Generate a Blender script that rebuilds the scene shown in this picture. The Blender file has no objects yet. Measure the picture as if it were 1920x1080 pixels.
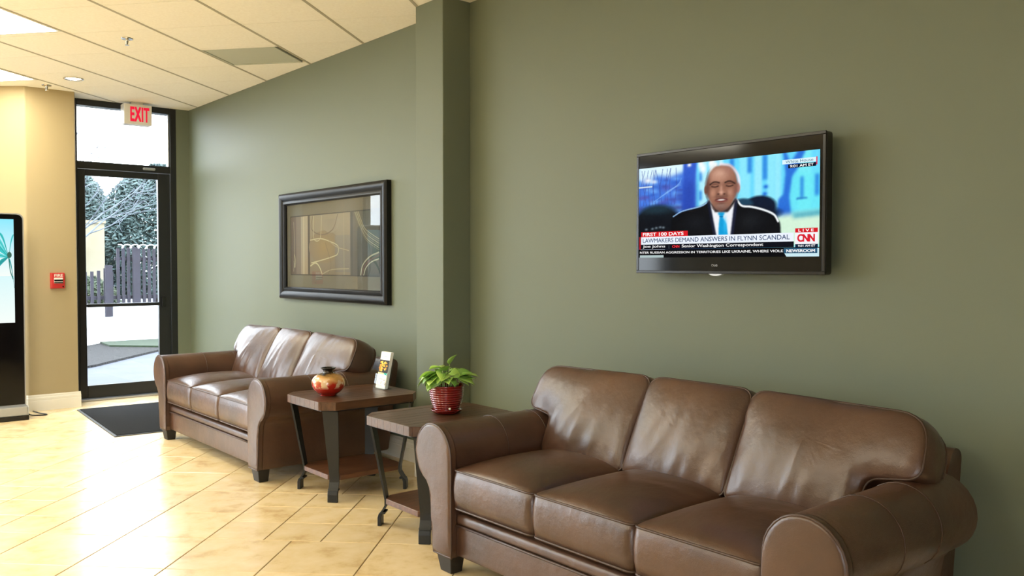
import bpy, bmesh, math, random
import numpy as np
from mathutils import Vector, Matrix, noise

random.seed(7)
SC = bpy.context.scene
COL = SC.collection
PI = math.pi

# ------------------------------------------------------------------ camera, world, exposure
YAW, PITCH, FPX = 39.854, 1.589, 1622.0
CAMZ = 1.24
cd = bpy.data.cameras.new('camera')
cam = bpy.data.objects.new('camera', cd)
COL.objects.link(cam)
cam.location = (0, 0, CAMZ)
cam.rotation_euler = (math.radians(90 - PITCH), 0, math.radians(-YAW))
cd.sensor_width = 36.0
cd.lens = 36.0 * FPX / 1920.0
cd.clip_start = 0.05
cd.clip_end = 300
SC.camera = cam

SC.view_settings.view_transform = 'Standard'
SC.view_settings.look = 'None'
SC.view_settings.gamma = 1
SC.view_settings.use_curve_mapping = False
SC.view_settings.exposure = 0.0
SC.cycles.use_denoising = True
SC.cycles.max_bounces = 10
SC.cycles.diffuse_bounces = 6
SC.cycles.transparent_max_bounces = 12
SC.cycles.sample_clamp_indirect = 8

SKY_STRENGTH = 12.0          # overcast sky seen through the glass
PANEL_STRENGTH = 25.0       # fluorescent ceiling panels
PANEL_COLOR = (1.0, 0.95, 0.76)

w = bpy.data.worlds.new('overcast_sky')
SC.world = w
w.use_nodes = True
wn = w.node_tree
wn.nodes.clear()
wo = wn.nodes.new('ShaderNodeOutputWorld')
wb = wn.nodes.new('ShaderNodeBackground')
wb.inputs['Color'].default_value = (0.88, 0.94, 1.0, 1)
wb.inputs['Strength'].default_value = SKY_STRENGTH
wn.links.new(wb.outputs[0], wo.inputs[0])


# ------------------------------------------------------------------ helpers: colours and materials
def lin(c):
    return tuple((x / 12.92 if x <= 0.04045 else ((x + 0.055) / 1.055) ** 2.4) for x in c[:3])


def rgb(r, g, b):
    return lin((r / 255.0, g / 255.0, b / 255.0))


def newmat(name):
    m = bpy.data.materials.new(name)
    m.use_nodes = True
    nt = m.node_tree
    return m, nt, nt.nodes['Principled BSDF']


def mat(name, color, rough=0.6, metal=0.0, spec=0.5, color2=None, scale=8.0, detail=6.0, bump=0.0,
        bscale=60.0, bdist=0.004, stretch=None, coat=0.0, coat_rough=0.1, vary=0.0, emit=None, estr=1.0, ramp=(0.35, 0.7)):
    m, nt, p = newmat(name)
    p.inputs['Base Color'].default_value = (*color, 1)
    p.inputs['Roughness'].default_value = rough
    p.inputs['Metallic'].default_value = metal
    p.inputs['Specular IOR Level'].default_value = spec
    p.inputs['Coat Weight'].default_value = coat
    p.inputs['Coat Roughness'].default_value = coat_rough
    if emit:
        p.inputs['Emission Color'].default_value = (*emit, 1)
        p.inputs['Emission Strength'].default_value = estr
    tc = nt.nodes.new('ShaderNodeTexCoord')
    vec = tc.outputs['Object']
    if stretch:
        mp = nt.nodes.new('ShaderNodeMapping')
        mp.inputs['Scale'].default_value = stretch
        nt.links.new(vec, mp.inputs['Vector'])
        vec = mp.outputs['Vector']
    colout = None
    oi = None
    if vary or color2:
        oi = nt.nodes.new('ShaderNodeObjectInfo')
    if color2:
        n = nt.nodes.new('ShaderNodeTexNoise')
        n.noise_dimensions = '4D'
        n.inputs['Scale'].default_value = scale
        n.inputs['Detail'].default_value = detail
        mul = nt.nodes.new('ShaderNodeMath')
        mul.operation = 'MULTIPLY'
        mul.inputs[1].default_value = 37.0
        nt.links.new(oi.outputs['Random'], mul.inputs[0])
        nt.links.new(mul.outputs[0], n.inputs['W'])
        nt.links.new(vec, n.inputs['Vector'])
        r = nt.nodes.new('ShaderNodeValToRGB')
        r.color_ramp.elements[0].position = ramp[0]
        r.color_ramp.elements[1].position = ramp[1]
        r.color_ramp.elements[0].color = (*color, 1)
        r.color_ramp.elements[1].color = (*color2, 1)
        nt.links.new(n.outputs['Fac'], r.inputs['Fac'])
        colout = r.outputs['Color']
    if vary:
        hsv = nt.nodes.new('ShaderNodeHueSaturation')
        mr = nt.nodes.new('ShaderNodeMapRange')
        mr.inputs['To Min'].default_value = 1 - vary
        mr.inputs['To Max'].default_value = 1 + vary
        nt.links.new(oi.outputs['Random'], mr.inputs['Value'])
        nt.links.new(mr.outputs['Result'], hsv.inputs['Value'])
        if colout:
            nt.links.new(colout, hsv.inputs['Color'])
        else:
            hsv.inputs['Color'].default_value = (*color, 1)
        colout = hsv.outputs['Color']
    if colout:
        nt.links.new(colout, p.inputs['Base Color'])
    if bump:
        n2 = nt.nodes.new('ShaderNodeTexNoise')
        n2.inputs['Scale'].default_value = bscale
        n2.inputs['Detail'].default_value = 4
        nt.links.new(vec, n2.inputs['Vector'])
        b = nt.nodes.new('ShaderNodeBump')
        b.inputs['Strength'].default_value = bump
        b.inputs['Distance'].default_value = bdist
        nt.links.new(n2.outputs['Fac'], b.inputs['Height'])
        nt.links.new(b.outputs['Normal'], p.inputs['Normal'])
    return m


def emat(name, color, strength):
    m, nt, p = newmat(name)
    p.inputs['Base Color'].default_value = (0, 0, 0, 1)
    p.inputs['Emission Color'].default_value = (*color, 1)
    p.inputs['Emission Strength'].default_value = strength
    return m


def attr_mat(name, emission=0.0, rough=0.5, spec=0.3):
    """Flat print or lit display: colour read from the mesh's own colour attribute."""
    m, nt, p = newmat(name)
    a = nt.nodes.new('ShaderNodeAttribute')
    a.attribute_name = 'Col'
    if emission:
        p.inputs['Base Color'].default_value = (0.005, 0.005, 0.006, 1)
        p.inputs['Specular IOR Level'].default_value = 0.0
        nt.links.new(a.outputs['Color'], p.inputs['Emission Color'])
        p.inputs['Emission Strength'].default_value = emission
    else:
        nt.links.new(a.outputs['Color'], p.inputs['Base Color'])
        p.inputs['Specular IOR Level'].default_value = spec
    p.inputs['Roughness'].default_value = rough
    return m


def glass_mat(name, tint=(1, 1, 1), ior=1.5, rough=0.0):
    m = bpy.data.materials.new(name)
    m.use_nodes = True
    nt = m.node_tree
    nt.nodes.clear()
    o = nt.nodes.new('ShaderNodeOutputMaterial')
    mx = nt.nodes.new('ShaderNodeMixShader')
    t = nt.nodes.new('ShaderNodeBsdfTransparent')
    t.inputs['Color'].default_value = (*tint, 1)
    g = nt.nodes.new('ShaderNodeBsdfGlossy')
    g.inputs['Roughness'].default_value = rough
    fr = nt.nodes.new('ShaderNodeFresnel')
    fr.inputs['IOR'].default_value = ior
    ge = nt.nodes.new('ShaderNodeNewGeometry')
    inv = nt.nodes.new('ShaderNodeMath'); inv.operation = 'SUBTRACT'; inv.inputs[0].default_value = 1.0
    nt.links.new(ge.outputs['Backfacing'], inv.inputs[1])
    mu = nt.nodes.new('ShaderNodeMath'); mu.operation = 'MULTIPLY'; mu.use_clamp = True
    nt.links.new(fr.outputs[0], mu.inputs[0]); nt.links.new(inv.outputs[0], mu.inputs[1])
    nt.links.new(mu.outputs[0], mx.inputs[0])
    nt.links.new(t.outputs[0], mx.inputs[1])
    nt.links.new(g.outputs[0], mx.inputs[2])
    nt.links.new(mx.outputs[0], o.inputs[0])
    return m


M = {}
M['wall'] = mat('olive_grey_paint', rgb(110, 118, 101), 0.55, spec=0.35, bump=0.12, bscale=260, bdist=0.002)
M['tan'] = mat('tan_paint', rgb(175, 158, 122), 0.5, spec=0.35, bump=0.1, bscale=240, bdist=0.002)
M['white_trim'] = mat('white_trim_paint', rgb(236, 232, 220), 0.35)
M['plain_wall'] = mat('cream_paint', rgb(150, 141, 118), 0.6)
M['grout'] = mat('grout', rgb(84, 66, 46), 0.9)
M['ceil_tile'] = mat('mineral_ceiling_tile', rgb(250, 247, 238), 0.9, spec=0.1, color2=rgb(244, 240, 230), scale=60, bump=0.25, bscale=300, bdist=0.002)
M['ceil_grid'] = mat('ceiling_grid_metal', rgb(172, 166, 148), 0.6)
M['ceil_dark'] = mat('ceiling_plenum', rgb(120, 115, 100), 0.9)
M['black_alu'] = mat('black_anodised_frame', rgb(26, 27, 30), 0.35, spec=0.5)
M['threshold'] = mat('aluminium_threshold', rgb(190, 190, 195), 0.35, metal=0.9)
M['glass'] = glass_mat('window_glass', (0.97, 0.99, 1.0))
M['acrylic'] = glass_mat('clear_acrylic', (0.96, 0.98, 0.98), 1.45)
M['mat_rug'] = mat('charcoal_mat_pile', rgb(46, 47, 50), 0.95, spec=0.1, color2=rgb(36, 37, 40), scale=200, bump=0.8, bscale=500, bdist=0.006)
M['mat_rim'] = mat('mat_rubber_rim', rgb(60, 62, 66), 0.6)
M['black_plastic'] = mat('black_plastic', rgb(16, 16, 18), 0.25)
M['black_gloss'] = mat('black_gloss', rgb(7, 7, 9), 0.08, spec=0.3)
M['white_plastic'] = mat('white_plastic', rgb(228, 226, 220), 0.35)
M['silver'] = mat('silver_paint', rgb(175, 178, 182), 0.35, metal=0.6)
M['chrome'] = mat('chrome', rgb(210, 205, 195), 0.2, metal=1.0)
M['red'] = mat('fire_red', rgb(190, 48, 46), 0.35)
M['frame_black'] = mat('black_lacquer_frame', rgb(9, 10, 12), 0.38, spec=0.3, bump=0.15, bscale=30, bdist=0.002)
M['matboard'] = mat('taupe_matboard', rgb(92, 86, 70), 0.8)
M['metal_leg'] = mat('dark_iron', rgb(38, 40, 42), 0.45, metal=0.3, bump=0.2, bscale=120, bdist=0.002)
M['foot'] = mat('dark_foot', rgb(22, 20, 20), 0.5)
M['pot_red'] = mat('red_glaze', rgb(128, 22, 20), 0.12, coat=0.6)
M['soil'] = mat('potting_soil', rgb(45, 32, 22), 0.95, color2=rgb(72, 54, 38), scale=80, bump=1, bscale=120, bdist=0.01)
M['paper'] = mat('white_card', rgb(240, 240, 236), 0.5)
M['cable'] = mat('black_cable', rgb(15, 15, 16), 0.5)
M['vent'] = mat('grey_vent_metal', rgb(190, 194, 182), 0.6)
M['concrete'] = mat('concrete_path', rgb(62, 66, 79), 0.9, color2=rgb(53, 58, 70), scale=3)
M['white_stucco'] = mat('white_stucco', rgb(222, 226, 226), 0.9, bump=0.3, bscale=40)
M['beige_stucco'] = mat('beige_stucco', rgb(127, 122, 105), 0.9, color2=rgb(108, 100, 79), scale=1.5)
M['mulch'] = mat('bark_mulch', rgb(11, 10, 11), 1.0, color2=rgb(31, 29, 30), scale=25, bump=1, bscale=30, bdist=0.05)
M['grass'] = mat('short_grass', rgb(27, 39, 25), 1.0, color2=rgb(38, 52, 31), scale=30)
M['fence'] = mat('dark_stained_fence', rgb(38, 36, 48), 0.8, color2=rgb(31, 28, 38), scale=6)
M['bark'] = mat('pale_bark', rgb(88, 95, 103), 0.9)
M['needle'] = mat('evergreen_leaf', rgb(45, 64, 64), 0.7, color2=rgb(70, 89, 88), scale=3)
M['needle2'] = mat('shrub_leaf', rgb(36, 50, 34), 0.7, color2=rgb(60, 72, 50), scale=3)
M['trunk'] = mat('dark_bark', rgb(70, 60, 52), 0.9)
M['white_wire'] = mat('white_wire', rgb(240, 244, 248), 0.5)
M['panel_light'] = emat('fluorescent_diffuser', PANEL_COLOR, PANEL_STRENGTH)
M['bulb'] = emat('downlight_lamp', (1.0, 0.82, 0.55), 25.0)
M['exit_red'] = emat('exit_letter_red', (1.0, 0.0, 0.045), 0.9)
M['screen'] = attr_mat('lit_display', 1.0, 0.15)
M['print'] = attr_mat('flat_print', 0.0, 0.6)


def tile_material():
    m, nt, p = newmat('travertine_tile')
    L = nt.links.new
    tc = nt.nodes.new('ShaderNodeTexCoord')
    oi = nt.nodes.new('ShaderNodeObjectInfo')
    mul = nt.nodes.new('ShaderNodeMath'); mul.operation = 'MULTIPLY'; mul.inputs[1].default_value = 50
    L(oi.outputs['Random'], mul.inputs[0])
    n = nt.nodes.new('ShaderNodeTexNoise'); n.noise_dimensions = '4D'
    n.inputs['Scale'].default_value = 7; n.inputs['Detail'].default_value = 8; n.inputs['Roughness'].default_value = 0.62
    L(tc.outputs['Object'], n.inputs['Vector']); L(mul.outputs[0], n.inputs['W'])
    r = nt.nodes.new('ShaderNodeValToRGB')
    e = r.color_ramp.elements
    e[0].position = 0.28; e[0].color = (*rgb(200, 168, 118), 1)
    e[1].position = 0.72; e[1].color = (*rgb(238, 218, 180), 1)
    e2 = e.new(0.46); e2.color = (*rgb(228, 204, 158), 1)
    L(n.outputs['Fac'], r.inputs['Fac'])
    hsv = nt.nodes.new('ShaderNodeHueSaturation')
    mr = nt.nodes.new('ShaderNodeMapRange')
    mr.inputs['To Min'].default_value = 0.93; mr.inputs['To Max'].default_value = 1.06
    L(oi.outputs['Random'], mr.inputs['Value']); L(mr.outputs['Result'], hsv.inputs['Value'])
    L(r.outputs['Color'], hsv.inputs['Color']); L(hsv.outputs['Color'], p.inputs['Base Color'])
    p.inputs['Roughness'].default_value = 0.26
    p.inputs['Specular IOR Level'].default_value = 1.0
    b = nt.nodes.new('ShaderNodeBump'); b.inputs['Strength'].default_value = 0.06; b.inputs['Distance'].default_value = 0.01
    n3 = nt.nodes.new('ShaderNodeTexNoise'); n3.inputs['Scale'].default_value = 9
    L(tc.outputs['Object'], n3.inputs['Vector']); L(n3.outputs['Fac'], b.inputs['Height']); L(b.outputs['Normal'], p.inputs['Normal'])
    return m


M['tile'] = tile_material()


def leather_material():
    m, nt, p = newmat('brown_leather')
    L = nt.links.new
    tc = nt.nodes.new('ShaderNodeTexCoord')
    oi = nt.nodes.new('ShaderNodeObjectInfo')
    mul = nt.nodes.new('ShaderNodeMath'); mul.operation = 'MULTIPLY'; mul.inputs[1].default_value = 20
    L(oi.outputs['Random'], mul.inputs[0])
    n = nt.nodes.new('ShaderNodeTexNoise'); n.noise_dimensions = '4D'
    n.inputs['Scale'].default_value = 4.5; n.inputs['Detail'].default_value = 5
    L(tc.outputs['Object'], n.inputs['Vector']); L(mul.outputs[0], n.inputs['W'])
    r = nt.nodes.new('ShaderNodeValToRGB')
    e = r.color_ramp.elements
    e[0].position = 0.3; e[0].color = (*rgb(62, 41, 31), 1)
    e[1].position = 0.72; e[1].color = (*rgb(92, 65, 50), 1)
    L(n.outputs['Fac'], r.inputs['Fac']); L(r.outputs['Color'], p.inputs['Base Color'])
    p.inputs['Roughness'].default_value = 0.34
    p.inputs['Specular IOR Level'].default_value = 0.65
    v = nt.nodes.new('ShaderNodeTexVoronoi'); v.inputs['Scale'].default_value = 330
    L(tc.outputs['Object'], v.inputs['Vector'])
    n2 = nt.nodes.new('ShaderNodeTexNoise'); n2.inputs['Scale'].default_value = 16; n2.inputs['Detail'].default_value = 3
    L(tc.outputs['Object'], n2.inputs['Vector'])
    b1 = nt.nodes.new('ShaderNodeBump'); b1.inputs['Strength'].default_value = 0.18; b1.inputs['Distance'].default_value = 0.001
    L(v.outputs['Distance'], b1.inputs['Height'])
    b2 = nt.nodes.new('ShaderNodeBump'); b2.inputs['Strength'].default_value = 0.35; b2.inputs['Distance'].default_value = 0.008
    L(n2.outputs['Fac'], b2.inputs['Height']); L(b1.outputs['Normal'], b2.inputs['Normal'])
    L(b2.outputs['Normal'], p.inputs['Normal'])
    return m


M['leather'] = leather_material()
M['piping'] = mat('leather_piping', rgb(66, 46, 36), 0.42)
M['wood'] = mat('dark_walnut', rgb(66, 43, 30), 0.34, color2=rgb(96, 66, 45), scale=6, stretch=(1.2, 14, 6), vary=0.14, bump=0.25, bscale=8, bdist=0.002)
M['wood_dark'] = mat('dark_walnut_shelf', rgb(74, 44, 28), 0.35, color2=rgb(108, 70, 46), scale=5, stretch=(1.2, 14, 6))


def vase_material():
    m, nt, p = newmat('lacquer_vase')
    L = nt.links.new
    tc = nt.nodes.new('ShaderNodeTexCoord')
    sep = nt.nodes.new('ShaderNodeSeparateXYZ'); L(tc.outputs['Object'], sep.inputs[0])
    n = nt.nodes.new('ShaderNodeTexNoise'); n.inputs['Scale'].default_value = 16; n.inputs['Detail'].default_value = 4
    L(tc.outputs['Object'], n.inputs['Vector'])
    a = nt.nodes.new('ShaderNodeMath'); a.operation = 'MULTIPLY_ADD'; a.inputs[1].default_value = 0.07
    L(n.outputs['Fac'], a.inputs[0]); L(sep.outputs['Z'], a.inputs[2])
    r = nt.nodes.new('ShaderNodeValToRGB')
    r.color_ramp.interpolation = 'EASE'
    e = r.color_ramp.elements
    e[0].position = 0.0; e[0].color = (*rgb(150, 22, 14), 1)
    e[1].position = 0.165; e[1].color = (*rgb(26, 18, 14), 1)
    for pos, c in ((0.095, (176, 36, 22)), (0.125, (204, 150, 92)), (0.14, (186, 140, 78))):
        x = e.new(pos); x.color = (*rgb(*c), 1)
    L(a.outputs[0], r.inputs['Fac'])
    n2 = nt.nodes.new('ShaderNodeTexNoise'); n2.inputs['Scale'].default_value = 26; n2.inputs['Detail'].default_value = 5
    L(tc.outputs['Object'], n2.inputs['Vector'])
    r2 = nt.nodes.new('ShaderNodeValToRGB')
    r2.color_ramp.elements[0].position = 0.53; r2.color_ramp.elements[0].color = (0, 0, 0, 1)
    r2.color_ramp.elements[1].position = 0.56; r2.color_ramp.elements[1].color = (1, 1, 1, 1)
    L(n2.outputs['Fac'], r2.inputs['Fac'])
    # cream painted patches only in a belt round the belly
    belt = nt.nodes.new('ShaderNodeMapRange')
    belt.inputs['From Min'].default_value = 0.04; belt.inputs['From Max'].default_value = 0.055
    L(sep.outputs['Z'], belt.inputs['Value'])
    belt2 = nt.nodes.new('ShaderNodeMapRange')
    belt2.inputs['From Min'].default_value = 0.105; belt2.inputs['From Max'].default_value = 0.09
    L(sep.outputs['Z'], belt2.inputs['Value'])
    mu = nt.nodes.new('ShaderNodeMath'); mu.operation = 'MULTIPLY'
    L(belt.outputs[0], mu.inputs[0]); L(belt2.outputs[0], mu.inputs[1])
    mu2 = nt.nodes.new('ShaderNodeMath'); mu2.operation = 'MULTIPLY'
    L(mu.outputs[0], mu2.inputs[0]); L(r2.outputs['Color'], mu2.inputs[1])
    mx = nt.nodes.new('ShaderNodeMix'); mx.data_type = 'RGBA'
    L(mu2.outputs[0], mx.inputs['Factor']); L(r.outputs['Color'], mx.inputs['A'])
    mx.inputs['B'].default_value = (*rgb(222, 190, 150), 1)
    L(mx.outputs['Result'], p.inputs['Base Color'])
    p.inputs['Roughness'].default_value = 0.2
    p.inputs['Coat Weight'].default_value = 0.5
    return m


M['vase'] = vase_material()


def leaf_material():
    m, nt, p = newmat('pothos_leaf')
    L = nt.links.new
    tc = nt.nodes.new('ShaderNodeTexCoord')
    oi = nt.nodes.new('ShaderNodeObjectInfo')
    n = nt.nodes.new('ShaderNodeTexNoise'); n.inputs['Scale'].default_value = 40
    L(tc.outputs['Object'], n.inputs['Vector'])
    ad = nt.nodes.new('ShaderNodeMath'); ad.operation = 'MULTIPLY_ADD'; ad.inputs[1].default_value = 0.5
    L(n.outputs['Fac'], ad.inputs[0])
    sc = nt.nodes.new('ShaderNodeMath'); sc.operation = 'MULTIPLY'; sc.inputs[1].default_value = 0.6
    L(oi.outputs['Random'], sc.inputs[0]); L(sc.outputs[0], ad.inputs[2])
    r = nt.nodes.new('ShaderNodeValToRGB')
    e = r.color_ramp.elements
    e[0].position = 0.25; e[0].color = (*rgb(112, 160, 66), 1)
    e[1].position = 0.85; e[1].color = (*rgb(186, 222, 110), 1)
    L(ad.outputs[0], r.inputs['Fac']); L(r.outputs['Color'], p.inputs['Base Color'])
    p.inputs['Roughness'].default_value = 0.4
    p.inputs['Subsurface Weight'].default_value = 0.0
    return m


M['leaf'] = leaf_material()
M['stem'] = mat('pale_green_stem', rgb(176, 196, 130), 0.5)


# ------------------------------------------------------------------ helpers: meshes and objects
def tag(o, label=None, cat=None, group=None, kind=None):
    if label: o['label'] = label
    if cat: o['category'] = cat
    if group: o['group'] = group
    if kind: o['kind'] = kind
    return o


def empty(name, loc=(0, 0, 0), rz=0.0, parent=None):
    o = bpy.data.objects.new(name, None)
    COL.objects.link(o)
    o.location = loc
    o.rotation_euler = (0, 0, rz)
    o.empty_display_size = 0.1
    if parent: o.parent = parent
    return o


def link_mesh(name, me, material=None, parent=None, loc=None):
    if material is not None and not me.materials:
        me.materials.append(material)
    o = bpy.data.objects.new(name, me)
    COL.objects.link(o)
    if parent: o.parent = parent
    if loc is not None: o.location = loc
    return o


def build(name, bm, material, parent=None, smooth=False, bevel=0.0, segs=2, loc=None, weld=True):
    if weld:
        bmesh.ops.remove_doubles(bm, verts=bm.verts, dist=1e-5)
    bmesh.ops.recalc_face_normals(bm, faces=bm.faces)
    if bevel:
        es = [e for e in bm.edges if len(e.link_faces) == 2 and e.calc_face_angle(0) > 0.6]
        bmesh.ops.bevel(bm, geom=es, offset=bevel, segments=segs, profile=0.5, affect='EDGES', clamp_overlap=True)
    me = bpy.data.meshes.new(name)
    bm.to_mesh(me)
    bm.free()
    if smooth:
        for p in me.polygons: p.use_smooth = True
        if smooth != True:
            try:
                me.set_sharp_from_angle(angle=smooth)
            except Exception:
                pass
    return link_mesh(name, me, M[material] if isinstance(material, str) else material, parent, loc)


def nb():
    return bmesh.new()


def box(bm, x0, x1, y0, y1, z0, z1):
    vs = [bm.verts.new((x, y, z)) for z in (z0, z1) for y in (y0, y1) for x in (x0, x1)]
    for f in ((0, 2, 3, 1), (4, 5, 7, 6), (0, 1, 5, 4), (2, 6, 7, 3), (0, 4, 6, 2), (1, 3, 7, 5)):
        bm.faces.new([vs[i] for i in f])
    return bm


def prism(bm, pts, axis, a, b):
    """extrude a 2D polygon along an axis (x: pts are (y,z); y: (x,z); z: (x,y))"""
    def P(p, t):
        return {'x': (t, p[0], p[1]), 'y': (p[0], t, p[1]), 'z': (p[0], p[1], t)}[axis]
    A = [bm.verts.new(P(p, a)) for p in pts]
    B = [bm.verts.new(P(p, b)) for p in pts]
    bm.faces.new(A)
    bm.faces.new(B[::-1])
    n = len(pts)
    for i in range(n):
        bm.faces.new((A[i], B[i], B[(i + 1) % n], A[(i + 1) % n]))
    return bm


def tube(bm, pts, r, n=6, closed=False, cap=True):
    pts = [Vector(p) for p in pts]
    k = len(pts)
    rings = []
    up = Vector((0.13, 0.21, 0.97))
    prev = None
    for i, p in enumerate(pts):
        if closed:
            d = pts[(i + 1) % k] - pts[i - 1]
        else:
            d = pts[min(i + 1, k - 1)] - pts[max(i - 1, 0)]
        if d.length < 1e-9: d = Vector((0, 0, 1))
        d.normalize()
        if prev is None:
            s = d.cross(up)
            if s.length < 1e-3: s = d.cross(Vector((1, 0, 0)))
        else:
            s = prev - d * prev.dot(d)
            if s.length < 1e-6: s = d.cross(up)
        s.normalize()
        prev = s
        t = d.cross(s)
        rr = r[i] if isinstance(r, (list, tuple)) else r
        rings.append([bm.verts.new(p + (s * math.cos(2 * PI * j / n) + t * math.sin(2 * PI * j / n)) * rr) for j in range(n)])
    m = k if closed else k - 1
    for i in range(m):
        A, B = rings[i], rings[(i + 1) % k]
        for j in range(n):
            bm.faces.new((A[j], A[(j + 1) % n], B[(j + 1) % n], B[j]))
    if cap and not closed:
        bm.faces.new(rings[0][::-1])
        bm.faces.new(rings[-1])
    return bm


def lathe(bm, prof, n=40):
    rings = []
    for r, z in prof:
        if r < 1e-6:
            rings.append([bm.verts.new((0, 0, z))])
        else:
            rings.append([bm.verts.new((r * math.cos(2 * PI * j / n), r * math.sin(2 * PI * j / n), z)) for j in range(n)])
    for A, B in zip(rings, rings[1:]):
        for j in range(n):
            k = (j + 1) % n
            if len(A) == 1 and len(B) == 1: continue
            if len(A) == 1: bm.faces.new((A[0], B[k], B[j]))
            elif len(B) == 1: bm.faces.new((A[j], A[k], B[0]))
            else: bm.faces.new((A[j], A[k], B[k], B[j]))
    return bm


def rounded(poly, rad, seg=6):
    """2D polygon with its corners rounded; rad is one radius or one per corner"""
    n = len(poly)
    out = []
    for i in range(n):
        r = rad[i] if isinstance(rad, (list, tuple)) else rad
        p = Vector(poly[i]); a = Vector(poly[i - 1]); b = Vector(poly[(i + 1) % n])
        u = (a - p); v = (b - p)
        lu, lv = u.length, v.length
        u.normalize(); v.normalize()
        ang = u.angle(v)
        t = min(r / math.tan(ang / 2), lu * 0.49, lv * 0.49)
        if r <= 0 or t < 1e-5:
            out.append((p.x, p.y)); continue
        for k in range(seg + 1):
            f = k / seg
            # quadratic corner
            q = (p + u * t) * (1 - f) ** 2 + p * 2 * f * (1 - f) + (p + v * t) * f ** 2
            out.append((q.x, q.y))
    return out


def resample(poly, step):
    out = []
    n = len(poly)
    for i in range(n):
        a = Vector(poly[i]); b = Vector(poly[(i + 1) % n])
        k = max(1, int(round((b - a).length / step)))
        for j in range(k):
            q = a.lerp(b, j / k)
            out.append((q.x, q.y))
    return out


def clip_poly(poly, a, b, c):
    """keep a*x+b*y<=c"""
    out = []
    n = len(poly)
    for i in range(n):
        p, q = poly[i], poly[(i + 1) % n]
        dp = a * p[0] + b * p[1] - c
        dq = a * q[0] + b * q[1] - c
        if dp <= 0: out.append(p)
        if (dp < 0 < dq) or (dq < 0 < dp):
            t = dp / (dp - dq)
            out.append((p[0] + (q[0] - p[0]) * t, p[1] + (q[1] - p[1]) * t))
    return out


def copy_tree(o, parent=None):
    c = o.copy()
    COL.objects.link(c)
    if parent: c.parent = parent
    for ch in list(o.children):
        copy_tree(ch, c)
    return c


class Pic:
    """flat coloured picture made of layered polygons in a unit rectangle"""
    def __init__(s): s.v = []; s.f = []; s.c = []; s.layer = 0
    def poly(s, pts, col, cols=None):
        s.layer += 1
        i = len(s.v)
        for k, p in enumerate(pts):
            s.v.append((p[0], p[1], s.layer)); s.c.append(cols[k] if cols else col)
        s.f.append(list(range(i, i + len(pts))))
    def rect(s, x0, x1, y0, y1, col, top=None):
        s.poly([(x0, y0), (x1, y0), (x1, y1), (x0, y1)], col, [col, col, top, top] if top else None)
    def ell(s, cx, cy, rx, ry, col, edge=None, n=28, a0=0, a1=2 * PI):
        s.layer += 1
        i = len(s.v)
        s.v.append((cx, cy, s.layer)); s.c.append(col)
        for k in range(n + 1):
            t = a0 + (a1 - a0) * k / n
            s.v.append((cx + rx * math.cos(t), cy + ry * math.sin(t), s.layer)); s.c.append(edge or col)
        for k in range(n): s.f.append([i, i + 1 + k, i + 2 + k])
    def fan(s, c, pts, col, edge):
        s.layer += 1
        i = len(s.v)
        s.v.append((c[0], c[1], s.layer)); s.c.append(col)
        for p in pts: s.v.append((p[0], p[1], s.layer)); s.c.append(edge)
        n = len(pts)
        for k in range(n): s.f.append([i, i + 1 + k, i + 1 + (k + 1) % n])
    def stroke(s, pts, wd, col, asp=1.0):
        s.layer += 1
        i = len(s.v)
        n = len(pts)
        for k in range(n):
            a = pts[max(k - 1, 0)]; b = pts[min(k + 1, n - 1)]
            dx, dy = (b[0] - a[0]) * asp, b[1] - a[1]
            l = math.hypot(dx, dy) or 1
            nx, ny = -dy / l * wd / asp, dx / l * wd
            s.v.append((pts[k][0] + nx, pts[k][1] + ny, s.layer)); s.v.append((pts[k][0] - nx, pts[k][1] - ny, s.layer))
            s.c += [col, col]
        for k in range(n - 1): s.f.append([i + 2 * k, i + 2 * k + 1, i + 2 * k + 3, i + 2 * k + 2])
    def make(s, name, fn, material, parent, dl=0.00008):
        me = bpy.data.meshes.new(name)
        me.from_pydata([fn(x, y, l * dl) for x, y, l in s.v], [], s.f)
        ca = me.color_attributes.new('Col', 'FLOAT_COLOR', 'POINT')
        for k, c in enumerate(s.c): ca.data[k].color = (*lin(c), 1)
        me.update()
        return link_mesh(name, me, M[material], parent)


def bez(pts, n=24):
    """Catmull-Rom curve through 2D or 3D points"""
    P = [Vector(p) for p in pts]
    P = [P[0] * 2 - P[1]] + P + [P[-1] * 2 - P[-2]]
    out = []
    m = len(P) - 3
    per = max(2, n // m)
    for i in range(m):
        a, b, c, d = P[i:i + 4]
        for k in range(per):
            t = k / per
            out.append(0.5 * ((2 * b) + (c - a) * t + (2 * a - 5 * b + 4 * c - d) * t * t + (3 * b - a - 3 * c + d) * t ** 3))
    out.append(P[-2])
    return [tuple(q) for q in out]


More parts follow.
